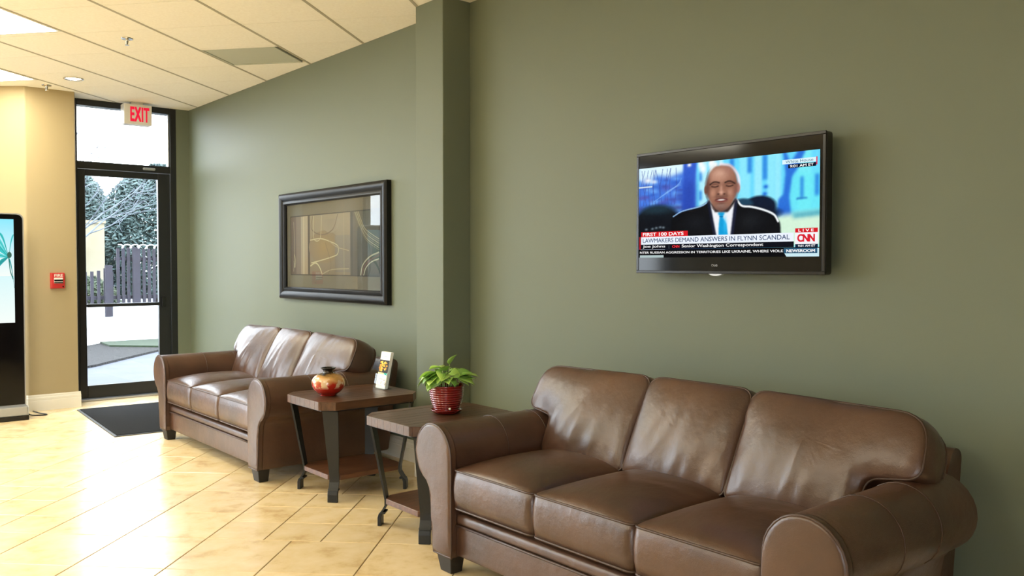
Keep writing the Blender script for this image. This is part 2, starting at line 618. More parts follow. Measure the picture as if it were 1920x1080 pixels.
class Raster:
    """soft image for a lit screen or a print, held as a fine mesh with one colour per vertex"""
    def __init__(s, w, h, asp, seed=0):
        s.w, s.h, s.asp = w, h, asp
        s.x, s.y = np.meshgrid(np.linspace(0, 1, w), np.linspace(0, 1, h))
        s.a = np.zeros((h, w, 3))
        s.rng = np.random.RandomState(seed)
    def blur(s, m, r):
        r = int(round(r))
        if r < 1: return m
        for _ in range(2):
            for ax in (0, 1):
                p = np.pad(m, [(r, r) if k == ax else (0, 0) for k in range(2)], mode='edge')
                c = np.cumsum(p, axis=ax)
                z = np.zeros_like(np.take(c, [0], axis=ax))
                c = np.concatenate([z, c], axis=ax)
                n = m.shape[ax]
                m = (np.take(c, range(2 * r + 1, 2 * r + 1 + n), axis=ax) - np.take(c, range(n), axis=ax)) / (2 * r + 1)
        return m
    def put(s, m, col, alpha=1.0):
        m = (m * alpha)[..., None]
        s.a = s.a * (1 - m) + np.array(col) * m
    def grad(s, c00, c10, c11, c01):
        x, y = s.x[..., None], s.y[..., None]
        s.a = (1 - x) * (1 - y) * np.array(c00) + x * (1 - y) * np.array(c10) + x * y * np.array(c11) + (1 - x) * y * np.array(c01)
    def mask(s, pts, soft=1):
        m = np.zeros(s.x.shape)
        for ox in (-.33, .33):
            for oy in (-.33, .33):
                X, Y = s.x + ox / s.w, s.y + oy / s.h
                ins = np.zeros(X.shape, bool)
                for i in range(len(pts)):
                    (xa, ya), (xb, yb) = pts[i][:2], pts[(i + 1) % len(pts)][:2]
                    if ya == yb: continue
                    ins ^= ((ya > Y) != (yb > Y)) & (X < (xb - xa) * (Y - ya) / (yb - ya) + xa)
                m += ins * .25
        return s.blur(m, soft)
    def poly(s, pts, col, soft=1, alpha=1.0): s.put(s.mask(pts, soft), col, alpha)
    def ell(s, cx, cy, rx, ry, col, soft=.15, alpha=1.0):
        d = np.sqrt(((s.x - cx) / rx) ** 2 + ((s.y - cy) / ry) ** 2)
        s.put(np.clip((1 + soft - d) / (2 * soft), 0, 1), col, alpha)
    def blob(s, cx, cy, rx, ry, col, alpha=1.0):
        s.put(np.exp(-(((s.x - cx) / rx) ** 2 + ((s.y - cy) / ry) ** 2)), col, alpha)
    def stroke(s, pts, wd, col, alpha=1.0, soft=.5):
        best = np.full(s.x.shape, 9.0)
        for (xa, ya), (xb, yb) in zip([p[:2] for p in pts], [p[:2] for p in pts[1:]]):
            ax, bx = xa * s.asp, xb * s.asp
            X = s.x * s.asp
            l2 = (bx - ax) ** 2 + (yb - ya) ** 2 or 1e-9
            t = np.clip(((X - ax) * (bx - ax) + (s.y - ya) * (yb - ya)) / l2, 0, 1)
            best = np.minimum(best, np.hypot(X - ax - t * (bx - ax), s.y - ya - t * (yb - ya)))
        s.put(np.clip((wd * (1 + soft) - best) / (2 * wd * soft), 0, 1), col, alpha)
    def grain(s, amt, r=1):
        n = s.blur(s.rng.uniform(-1, 1, s.x.shape), r)
        s.a = s.a + (n / (np.abs(n).max() + 1e-6) * amt)[..., None]
    def make(s, name, fn, material, parent):
        w, h = s.w, s.h
        me = bpy.data.meshes.new(name)
        me.from_pydata([fn(i / (w - 1), j / (h - 1), 0.0) for j in range(h) for i in range(w)], [],
                       [(j * w + i, j * w + i + 1, j * w + w + i + 1, j * w + w + i) for j in range(h - 1) for i in range(w - 1)])
        c = np.clip(s.a, 0, 1).reshape(-1, 3)
        c = np.where(c <= 0.04045, c / 12.92, ((c + 0.055) / 1.055) ** 2.4)
        ca = me.color_attributes.new('Col', 'FLOAT_COLOR', 'POINT')
        ca.data.foreach_set('color', np.concatenate([c, np.ones((len(c), 1))], 1).astype(np.float32).ravel())
        me.update()
        return link_mesh(name, me, M[material], parent)


def text_mesh(body, bold=0.0, shear=0.0, space=1.0):
    c = bpy.data.curves.new('lettering', 'FONT')
    c.body = body
    c.size = 1.0
    c.shear = shear
    c.space_character = space
    c.resolution_u = 4
    o = bpy.data.objects.new('lettering', c)
    COL.objects.link(o)
    dg = bpy.context.evaluated_depsgraph_get()
    me = bpy.data.meshes.new_from_object(o.evaluated_get(dg))
    bpy.data.objects.remove(o)
    bpy.data.curves.remove(c)
    if bold:                      # heavier weight: the same strokes laid again slightly shifted
        bm = bmesh.new()
        lay = 0
        for dx in (-bold, 0, bold):
            for dy in (-bold * .6, bold * .6):
                k = len(bm.verts)
                lay += 1
                bm.from_mesh(me)
                bm.verts.ensure_lookup_table()
                for v in bm.verts[k:]: v.co.x += dx; v.co.y += dy; v.co.z = lay * 0.00003
        bm.to_mesh(me)
        bm.free()
    return me


def text_fit(name, body, x0, x1, y0, y1, fn, material, parent, color=None, bold=0.0, space=1.0, depth=0.0):
    """lettering stretched into the rectangle and laid out by fn(x, y, depth)"""
    me = text_mesh(body, bold, 0, space)
    xs = [v.co.x for v in me.vertices]; ys = [v.co.y for v in me.vertices]
    ax, bx, ay, by = min(xs), max(xs), min(ys), max(ys)
    for v in me.vertices:
        v.co = fn(x0 + (v.co.x - ax) / (bx - ax) * (x1 - x0), y0 + (v.co.y - ay) / (by - ay) * (y1 - y0), depth + v.co.z)
    me.name = name
    if color:
        ca = me.color_attributes.new('Col', 'FLOAT_COLOR', 'POINT')
        for k in range(len(me.vertices)): ca.data[k].color = (*lin(color), 1)
    me.materials.clear()
    return link_mesh(name, me, M[material], parent)


# ------------------------------------------------------------------ measures of the place
WX = 2.985          # painted wall with the television and the picture
DY = 8.45           # plane of the door
CZ = 2.72           # ceiling
TAN_Y = 8.16        # face of the tan column
XL, YB = -4.6, -2.6  # far ends of the room, out of view


def to_px(p):
    """where a floor point lies in the 1920x1080 frame (to know which tiles are in view)"""
    a, b = math.radians(YAW), math.radians(PITCH)
    F = Vector((math.sin(a) * math.cos(b), math.cos(a) * math.cos(b), -math.sin(b)))
    R = Vector((math.cos(a), -math.sin(a), 0)); U = R.cross(F)
    d = Vector(p) - Vector((0, 0, CAMZ))
    z = d.dot(F)
    if z < 0.2: return None
    return 960 + FPX * d.dot(R) / z, 540 - FPX * d.dot(U) / z, z


def room_shell():
    # floor slab and tiles
    fl = build('floor', box(nb(), XL, WX, YB, 8.62, -0.12, -0.004), 'grout')
    tag(fl, 'beige stone tile floor with diagonal mixed size tiles', 'floor', kind='structure')
    U = 0.1313
    a = math.radians(45)
    def P(u, v): return (u * math.cos(a) + v * math.sin(a), -u * math.sin(a) + v * math.cos(a))
    g = 0.0018
    cells = []
    for i in range(-16, 12):
        for j in range(-12, 12):
            u0 = -1.722 + i * 6 * U; v0 = 3.742 + j * 6 * U
            k = 2 if (i % 2 == 0 and j % 2 == 0) else 3
            q = 0
            while q < 6:
                s = 0
                while s < 6:
                    cells.append((u0 + q * U, v0 + s * U, k * U)); s += k
                q += k
    shared = {}
    seen, rest = [], []
    for u, v, s in cells:
        poly = [P(u + g, v + g), P(u + s - g, v + g), P(u + s - g, v + s - g), P(u + g, v + s - g)]
        cx, cy = P(u + s / 2, v + s / 2)
        if not (XL - 0.5 < cx < WX + 0.4 and YB - 0.5 < cy < 9.0): continue
        full = all(XL < p[0] < WX and YB < p[1] < 8.5 for p in poly)
        if not full:
            for (A, B, C) in ((1, 0, WX - 0.001), (-1, 0, -XL - 0.001), (0, 1, 8.5), (0, -1, -YB - 0.001)):
                if len(poly) >= 3: poly = clip_poly(poly, A, B, C)
            if len(poly) < 3: continue
            mx = max(p[0] for p in poly) - min(p[0] for p in poly); my = max(p[1] for p in poly) - min(p[1] for p in poly)
            if mx < 0.02 or my < 0.02: continue
        hid = (cx > 2.02 and (4.55 < cy < 6.4 or cy < 2.95)) or (cy > 8.16 and cx < 1.9)
        q = to_px((cx, cy, 0))
        vis = q and -120 < q[0] < 1920 and q[1] < 1180 and not hid
        (seen if vis else rest).append((q[2] if q else 99, cx, cy, s, full, poly))
    seen.sort(key=lambda t: t[0])
    rest += seen[290:]; seen = seen[:290]
    for d, cx, cy, s, full, poly in seen:
        if full:
            me = shared.get(round(s, 3))
            if me is None:
                h = s / 2 - g
                bm = nb()
                box(bm, -h, h, -h, h, -0.008, 0.0)
                es = [e for e in bm.edges if all(vv.co.z > -0.001 for vv in e.verts)]
                bmesh.ops.bevel(bm, geom=es, offset=0.002, segments=1, affect='EDGES')
                me = bpy.data.meshes.new('tile'); bm.to_mesh(me); bm.free()
                me.materials.append(M['tile'])
                shared[round(s, 3)] = me
            o = link_mesh('tile', me, None, fl, (cx, cy, 0.0))
            o.rotation_euler = (0, 0, -a + random.choice((0, 1, 2, 3)) * PI / 2)
        else:
            bm = nb(); prism(bm, [(p[0] - cx, p[1] - cy) for p in poly], 'z', -0.008, 0.0)
            build('tile', bm, 'tile', fl, loc=(cx, cy, 0))
    bm = nb()
    for d, cx, cy, s, full, poly in rest:
        prism(bm, poly, 'z', -0.008, 0.0)
    o = build('tile_field', bm, 'tile', fl, weld=False)
    o['kind'] = 'stuff'

    # walls
    wr = build('wall_right', box(nb(), WX, WX + 0.15, YB, 8.75, -0.1, CZ + 0.4), 'wall')
    tag(wr, 'long olive grey painted wall behind the sofas', 'wall', kind='structure')
    pil = build('wall_pilaster', box(nb(), 2.796, WX, 3.947, 4.217, 0, CZ + 0.05), 'wall', bevel=0.004)
    tag(pil, 'olive grey pilaster standing out of the long wall', 'pilaster', kind='structure')
    wf = build('wall_far', box(nb(), 2.862, WX, DY, 8.7, 0, CZ + 0.1), 'wall')
    tag(wf, 'narrow grey wall strip beside the glass door', 'wall', kind='structure')
    bm = nb()
    prism(bm, rounded([(1.525, TAN_Y), (1.91, TAN_Y), (1.91, 8.72), (0.86, 8.72)], [0.035, 0.012, 0, 0], 5), 'z', 0, CZ + 0.1)
    tw = build('wall_column', bm, 'tan', smooth=0.6)
    tag(tw, 'tan painted column wall with an angled side left of the door', 'column', kind='structure')
    bm = box(nb(), XL - 0.15, XL, YB, 8.9, -0.1, CZ + 0.4)
    wl = build('wall_left', bm, 'plain_wall', weld=False)
    tag(wl, 'plain painted wall on the far left side of the lobby', 'wall', kind='structure')
    bm = nb()
    box(bm, XL, WX, YB - 0.15, YB, -0.1, 0.4)
    box(bm, XL, WX, YB - 0.15, YB, 2.35, CZ + 0.4)
    box(bm, XL, -4.2, YB - 0.15, YB, 0.4, 2.35)
    box(bm, -1.6, WX, YB - 0.15, YB, 0.4, 2.35)
    wb_ = build('wall_back', bm, 'plain_wall', weld=False)
    tag(wb_, 'plain painted wall at the back of the lobby', 'wall', kind='structure')

    # ceiling
    ce = build('ceiling', box(nb(), XL, WX, YB, 8.75, CZ + 0.012, CZ + 0.1), 'ceil_dark')
    tag(ce, 'white suspended tile ceiling laid at an angle to the walls', 'ceiling', kind='structure')
    a2 = math.radians(50.1)
    def Q(u, v): return (u * math.cos(a2) + v * math.sin(a2), -u * math.sin(a2) + v * math.cos(a2))
    PU, PV = 0.592, 0.505
    U0, V0 = -1.43, 4.50
    lights = [(-4.39, -3.80, 3.72, 4.95), (-5.46, -4.99, 5.00, 6.20), (-5.57, -4.98, 2.3, 3.53), (-4.39, -3.80, 0.9, 2.13),
              (-2.61, -2.02, -0.5, 0.73), (-5.57, -4.98, -0.6, 0.63), (-7.35, -6.76, 1.6, 2.83)]  # panels after the first two are out of view, added for ambient light
    vent = (-3.20, -2.652, 5.56, 6.02)
    grid_u = [U0 + k * PU for k in range(-13, 12)]
    lim = ((1, 0, WX), (-1, 0, -XL), (0, 1, 8.62), (0, -1, -YB))
    for k in range(-13, 12):
        u0 = U0 + k * PU; u1 = u0 + PU
        for j in range(-14, 12):
            v0 = V0 + j * PV; v1 = v0 + PV
            rects = [(u0 + 0.0105, u1 - 0.0105, v0 + 0.002, v1 - 0.002)]
            for (la, lb, lc, ld) in lights + [vent]:
                new = []
                for (ra, rb, rc, rd) in rects:
                    if la - 0.02 < (ra + rb) / 2 < lb + 0.02 and lc < rd and ld > rc:
                        if rc < lc - 0.02: new.append((ra, rb, rc, lc - 0.002))
                        if rd > ld + 0.02: new.append((ra, rb, ld + 0.002, rd))
                    else:
                        new.append((ra, rb, rc, rd))
                rects = new
            for (ra, rb, rc, rd) in rects:
                poly = [Q(ra, rc), Q(rb, rc), Q(rb, rd), Q(ra, rd)]
                for (A, B, C) in lim:
                    if len(poly) >= 3: poly = clip_poly(poly, A, B, C)
                if len(poly) < 3: continue
                cx = sum(p[0] for p in poly) / len(poly); cy = sum(p[1] for p in poly) / len(poly)
                q = to_px((cx, cy, CZ))
                if q and -150 < q[0] < 1000 and -220 < q[1] < 300:
                    bm = nb(); prism(bm, [(p[0] - cx, p[1] - cy) for p in poly], 'z', 0, 0.011)
                    build('ceiling_tile', bm, 'ceil_tile', ce, loc=(cx, cy, CZ))
                else:
                    FIELD.append(poly)
    bm = nb()
    for poly in FIELD: prism(bm, poly, 'z', CZ, CZ + 0.011)
    o = build('ceiling_tile_field', bm, 'ceil_tile', ce, weld=False)
    o['kind'] = 'stuff'
    for u in grid_u:
        poly = [Q(u - 0.0095, -8), Q(u + 0.0095, -8), Q(u + 0.0095, 12), Q(u - 0.0095, 12)]
        for (A, B, C) in lim:
            if len(poly) >= 3: poly = clip_poly(poly, A, B, C)
        if len(poly) < 3: continue
        build('grid_bar', prism(nb(), poly, 'z', CZ - 0.0015, CZ + 0.0118), 'ceil_grid', ce)

    # ceiling light panels
    names = ['fluorescent ceiling panel nearest the top left corner, above the lobby floor', 'fluorescent ceiling panel in front of the tan column']
    for n, (u0, u1, v0, v1) in enumerate(lights):
        cu, cv = (u0 + u1) / 2, (v0 + v1) / 2
        x, y = Q(cu, cv)
        hu, hv = (u1 - u0) / 2, (v1 - v0) / 2
        t = empty('ceiling_light', (x, y, CZ), -a2)
        bm = nb()
        for (xa, xb, ya, yb) in ((-hu, hu, -hv, -hv + 0.02), (-hu, hu, hv - 0.02, hv), (-hu, -hu + 0.02, -hv + 0.02, hv - 0.02), (hu - 0.02, hu, -hv + 0.02, hv - 0.02)):
            box(bm, xa, xb, ya, yb, -0.004, 0.0115)
        build('frame', bm, 'white_plastic', t, weld=False)
        lens = [(-hu + 0.02, 0.008), (-hu + 0.02, 0.002), (-hu + 0.05, -0.003), (hu - 0.05, -0.003), (hu - 0.02, 0.002), (hu - 0.02, 0.008)]
        build('diffuser', prism(nb(), lens, 'y', -hv + 0.02, hv - 0.02), 'panel_light', t)
        tag(t, names[n] if n < 2 else 'unseen fluorescent ceiling panel added over the lobby for ambient light', 'ceiling light', 'fluorescent ceiling panels')
    # return air vent panel
    u0, u1, v0, v1 = vent
    x, y = Q((u0 + u1) / 2, (v0 + v1) / 2)
    t = empty('ceiling_vent', (x, y, CZ), -a2)
    hu, hv = (u1 - u0) / 2, (v1 - v0) / 2
    build('panel', box(nb(), -hu + 0.012, hu - 0.012, -hv + 0.012, hv - 0.012, 0.004, 0.010), 'vent', t)
    bm = nb()
    for (xa, xb, ya, yb) in ((-hu, hu, -hv, -hv + 0.012), (-hu, hu, hv - 0.012, hv), (-hu, -hu + 0.012, -hv + 0.012, hv - 0.012), (hu - 0.012, hu, -hv + 0.012, hv - 0.012)):
        box(bm, xa, xb, ya, yb, -0.001, 0.0115)
    build('frame', bm, 'vent', t, weld=False)
    tag(t, 'grey return air panel set flush between white ceiling tiles', 'vent')

    # baseboards
    def baseboard(name, p0, p1, nrm, h, label, mat_='white_trim'):
        d = Vector((p1[0] - p0[0], p1[1] - p0[1])); L = d.length; d.normalize()
        n = Vector(nrm)
        prof = [(0, 0), (0.016, 0), (0.016, h * 0.62), (0.012, h * 0.64), (0.014, h * 0.70), (0.014, h * 0.80), (0.008, h * 0.86), (0.008, h * 0.93), (0.004, h), (0, h)]
        bm = nb()
        A = [bm.verts.new((p0[0] + n.x * a_, p0[1] + n.y * a_, z)) for a_, z in prof]
        B = [bm.verts.new((p1[0] + n.x * a_, p1[1] + n.y * a_, z)) for a_, z in prof]
        bm.faces.new(A); bm.faces.new(B[::-1])
        for i in range(len(prof)):
            k = (i + 1) % len(prof)
            bm.faces.new((A[i], B[i], B[k], A[k]))
        o = build(name, bm, mat_)
        tag(o, label, 'baseboard', kind='structure')
    baseboard('baseboard_right', (WX, YB), (WX, 3.947), (-1, 0), 0.135, 'white baseboard along the wall under the television')
    baseboard('baseboard_right', (WX, 4.217), (WX, DY), (-1, 0), 0.135, 'white baseboard along the wall under the framed picture')
    baseboard('baseboard_pilaster', (2.796, 3.947), (2.796, 4.217), (-1, 0), 0.135, 'white baseboard on the front of the pilaster')
    baseboard('baseboard_pilaster', (WX - 0.016, 3.947), (2.78, 3.947), (0, -1), 0.135, 'white baseboard on the near side of the pilaster')
    baseboard('baseboard_column', (1.515, TAN_Y), (1.925, TAN_Y), (0, -1), 0.135, 'white moulded baseboard along the tan column face')
    dx, dy = -0.665, 0.56
    l = math.hypot(dx, dy)
    baseboard('baseboard_column', (1.525, TAN_Y), (0.95, TAN_Y + 0.4842), (dy / l * -1, dx / l), 0.135, 'white baseboard along the angled side of the tan column')


FIELD = []
room_shell()


# ------------------------------------------------------------------ glass door, transom, storefront
def entrance():
    Y0, Y1 = DY, DY + 0.06
    d = empty('door_1', (2.39, DY, 0))
    tag(d, 'black framed glass exit door with a mid rail beside the tan column', 'door', kind='structure')
    ox, oy = 2.39, DY
    def bx(name, x0, x1, z0, z1, m='black_alu', y0=0.012, y1=0.055, parent=d, bev=0.003):
        return build(name, box(nb(), x0 - ox, x1 - ox, y0, y1, z0, z1), m, parent, bevel=bev, segs=1)
    bx('jamb', 1.90, 1.992, 0, CZ, y0=0, y1=0.12)
    bx('jamb', 2.806, 2.864, 0, CZ, y0=0, y1=0.12)
    bx('header', 1.992, 2.806, 2.10, 2.165, y0=0, y1=0.12)
    bx('stile', 1.995, 2.056, 0.02, 2.095)
    bx('stile', 2.692, 2.803, 0.02, 2.095)
    bx('rail', 2.056, 2.692, 0.02, 0.135)
    bx('rail', 2.056, 2.692, 2.038, 2.095)
    bx('push_bar', 2.056, 2.692, 0.848, 0.878, y0=-0.012, y1=0.03, bev=0.006)
    bx('pane', 2.056, 2.692, 0.135, 2.038, 'glass', 0.03, 0.036, bev=0)
    bx('threshold', 1.985, 2.81, 0.0, 0.018, 'threshold', -0.05, 0.12)
    lk = bx('lock', 2.715, 2.745, 0.83, 0.93, 'black_plastic', -0.012, 0.012, bev=0.004)
    cl = bx('closer_arm', 2.55, 2.66, 2.118, 2.142, 'silver', -0.03, 0.0, bev=0.006)
    wi = empty('window_1', (2.39, DY, 0))
    tag(wi, 'clear transom window above the exit door', 'window', kind='structure')
    bx('frame', 1.992, 2.806, 2.665, CZ, y0=0, y1=0.12, parent=wi)
    bx('sash', 2.792, 2.806, 2.165, 2.665, 'silver', 0.02, 0.05, wi)
    bx('pane', 1.992, 2.792, 2.165, 2.665, 'glass', 0.03, 0.036, wi, bev=0)
    # storefront glazing further left, out of view, that lets the daylight in
    s = empty('window_2', (-1.8, 8.62, 0))
    tag(s, 'storefront window wall left of the tan column, out of view', 'window', kind='structure')
    def sx(name, x0, x1, z0, z1, m='black_alu', y0=0.0, y1=0.1):
        return build(name, box(nb(), x0 + 1.8, x1 + 1.8, y0, y1, z0, z1), m, s)
    sx('sill', XL, 0.9, 0, 0.10)
    sx('header', XL, 0.9, 2.62, CZ + 0.1)
    xs = [XL, -3.2, -1.85, -0.5, 0.84]
    for i, x in enumerate(xs):
        sx('mullion', x, x + (0.06 if i == 4 else 0.07), 0.10, 2.62)
    for i in range(4):
        sx('transom_bar', xs[i] + 0.07, xs[i + 1], 2.08, 2.14)
        sx('pane', xs[i] + 0.07, xs[i + 1], 0.10, 2.08, 'glass', 0.04, 0.046)
        sx('pane', xs[i] + 0.07, xs[i + 1], 2.14, 2.62, 'glass', 0.04, 0.046)
    s4 = empty('fill_window_3', (-2.9, YB, 0))  # unseen window, added so cool daylight reaches the near side of the pilaster
    tag(s4, 'unseen window added in the back wall of the lobby for cool fill light', 'window', kind='structure')
    for x in (-1.3, -0.04, 1.23):
        build('mullion', box(nb(), x, x + 0.07, -0.11, -0.03, 0.4, 2.35), 'black_alu', s4)
    build('pane', box(nb(), -1.3, 1.3, -0.08, -0.074, 0.4, 2.35), 'glass', s4)


entrance()


# ------------------------------------------------------------------ outdoors
def outdoors():
    g = build('ground', box(nb(), -30, 40, 8.57, 60, -0.5, -0.06), 'concrete')
    tag(g, 'pale concrete walk outside the glass door', 'ground', kind='structure')
    g2 = build('ground', prism(nb(), [(-30, -30), (10, -30), (10, YB - 0.15), (XL - 0.15, YB - 0.15), (XL - 0.15, 8.57), (-30, 8.57)], 'z', -0.5, -0.06), 'concrete')
    tag(g2, 'paved ground outside the added back window, out of view', 'ground', kind='structure')
    bm = prism(nb(), [(-8, 11.4), (2.3, 11.2), (2.95, 11.75), (4.35, 13.4), (5.4, 14.9), (-8, 14.9)], 'z', -0.06, -0.03)
    o = build('mulch_bed', bm, 'mulch'); tag(o, 'dark bark mulch bed outside the door', 'mulch', kind='stuff')
    bm = prism(nb(), [(3.75, 14.15), (4.36, 13.48), (5.35, 14.85), (3.8, 14.85)], 'z', -0.03, -0.005)
    o = build('grass_patch', bm, 'grass'); tag(o, 'strip of short green grass beside the mulch bed', 'grass', kind='stuff')
    bm = prism(nb(), [(1.0, 14.0), (3.0, 14.0), (3.95, 15.0), (1.0, 15.0)], 'z', -0.03, 0.02)
    o = build('concrete_curb', bm, 'white_stucco'); tag(o, 'pale concrete curb strip at the foot of the white wall', 'curb', kind='structure')
    o = build('garden_wall', box(nb(), -9, 9, 15.1, 15.35, -0.1, 0.55), 'white_stucco', bevel=0.01)
    tag(o, 'low white retaining wall under the fence outside', 'wall', kind='structure')
    # fence
    f = empty('picket_fence', (4.2, 15.05, 0.55))
    tag(f, 'dark stained vertical slat fence on top of the white wall', 'fence')
    def fb(name, x0, x1, z0, z1, y0=0.0, y1=0.03, m='fence'):
        return build(name, box(nb(), x0 - 4.2, x1 - 4.2, y0, y1, z0 - 0.55, z1 - 0.55), m, f)
    x = 3.42; i = 0
    while x < 5.6:
        top = 1.50 + random.uniform(-0.015, 0.015) if x > 4.08 else 1.12 + random.uniform(-0.02, 0.06)
        wd = 0.045 if i % 5 else 0.07
        fb('slat', x, x + wd, 0.60, top)
        x += 0.082 if x > 4.08 else 0.1; i += 1
    fb('rail', 3.4, 5.7, 0.66, 0.72, 0.03, 0.07)
    fb('rail', 4.1, 5.7, 1.30, 1.35, 0.03, 0.07)
    for x, z0, z1 in ((3.93, 0.38, 1.22), (4.36, 0.60, 1.52), (4.86, 0.42, 1.52)):
        fb('post', x, x + 0.11, z0, z1, -0.05, 0.0)
    # white curly wire along the fence top
    pts = []
    for k in range(160):
        t = k / 159
        xx = 4.12 + t * 0.72
        pts.append((xx + 0.035 * math.sin(t * 36), 14.95 + 0.02 * math.cos(t * 36), 1.53 + 0.028 * math.sin(t * 36 + 1.2)))
    o = build('curly_wire', tube(nb(), pts, 0.008, 5), 'white_wire', smooth=True)
    tag(o, 'white curled wire strung along the top of the fence', 'wire')
    # beige building behind the fence
    b = empty('beige_shed', (3.8, 16.9, 0))
    tag(b, 'plain beige outbuilding wall behind the left end of the fence', 'shed')
    build('wall', box(nb(), -0.55, 0.62, 0, 1.5, -0.1, 1.98), 'beige_stucco', b)
    build('roof', box(nb(), -0.58, 0.64, -0.03, 1.53, 1.98, 2.03), 'beige_stucco', b)

    # evergreen trees: crown of many small leaf clusters
    def evergreen(name, loc, rx, ry, z0, z1, n, m, label):
        t = empty(name, (loc[0], loc[1], -0.05))
        bm = nb()
        r = random.Random(len(label) * 7 + n)
        for k in range(n):
            h = r.random() ** 0.85
            z = z0 + (z1 - z0) * h
            rad = math.sqrt(max(0.02, 1 - (2 * (h - 0.42)) ** 2 * 0.8))
            aa = r.uniform(0, 2 * PI); q = rad * math.sqrt(r.uniform(0.25, 1))
            c = Vector((rx * q * math.cos(aa), ry * q * math.sin(aa), z))
            s = r.uniform(0.022, 0.055)
            u = Vector((r.gauss(0, 1), r.gauss(0, 1), r.gauss(0, 0.7))).normalized()
            v = u.orthogonal().normalized()
            A = bm.verts.new(c - u * s * 1.6); B = bm.verts.new(c + v * s * 0.5); C = bm.verts.new(c + u * s * 1.6); D = bm.verts.new(c - v * s * 0.5)
            bm.faces.new((A, B, C, D))
        o = build('foliage', bm, m, t, weld=False); o['kind'] = 'stuff'
        build('trunk', tube(nb(), [(0, 0, 0), (0.05, 0, z1 * 0.4), (0, 0.03, z1 * 0.85)], [0.14, 0.1, 0.03], 8), 'trunk', t, smooth=True)
        tag(t, label, 'tree', 'trees beyond the fence')
    evergreen('evergreen_tree', (5.95, 18.6), 1.25, 0.8, 0.6, 3.35, 30000, 'needle', 'dense dark evergreen tree at the right behind the fence')
    evergreen('evergreen_tree', (4.6, 20.6), 1.05, 0.8, 0.6, 3.45, 26000, 'needle', 'evergreen tree behind the beige outbuilding seen through the upper door glass')
    evergreen('shrub', (4.05, 16.3), 0.5, 0.3, 0.1, 1.05, 2500, 'needle2', 'leafy shrub behind the low left part of the fence')

    # pale bare tree
    t = empty('bare_tree', (3.55, 12.3, -0.05))
    tag(t, 'bare pale branched tree at the left of the door view', 'tree', 'trees beyond the fence')
    r = random.Random(11)
    bm = nb()
    def grow(p, d, L, rad, depth):
        pts = [p]
        q = p.copy(); dd = d.copy()
        for k in range(4):
            dd = (dd + Vector((r.gauss(0, .10), r.gauss(0, .10), r.gauss(0.02, .06)))).normalized()
            q = q + dd * L / 4
            pts.append(q.copy())
        tube(bm, pts, [rad * (1 - 0.12 * k) for k in range(5)], 5)
        if depth == 0: return
        for k in range(3 if depth > 1 else 4):
            b = pts[r.choice((2, 3, 4))]
            nd = (dd + Vector((r.gauss(0, .55), r.gauss(0, .45), r.gauss(0.1, .35)))).normalized()
            grow(b.copy(), nd, L * r.uniform(0.55, 0.85), rad * 0.5, depth - 1)
    tr = Vector((0, 0, 0))
    return t, grow, bm


tree, grow, bmt = outdoors()
# trunk stands left of the door opening; its limbs reach into view
tree.location = (2.62, 13.6, -0.024)
grow(Vector((0, 0, 0)), Vector((0.10, 0, 1)), 1.3, 0.05, 0)
for dvec in ((0.45, 0.1, 0.9), (0.75, 0, 0.75), (0.2, -0.1, 1.0), (0.95, 0.2, 0.5), (0.05, 0.1, 1.0)):
    grow(Vector((0.12, 0, 1.25)), Vector(dvec).normalized(), 1.1, 0.020, 3)
build('branches', bmt, 'bark', tree, smooth=True, weld=False)


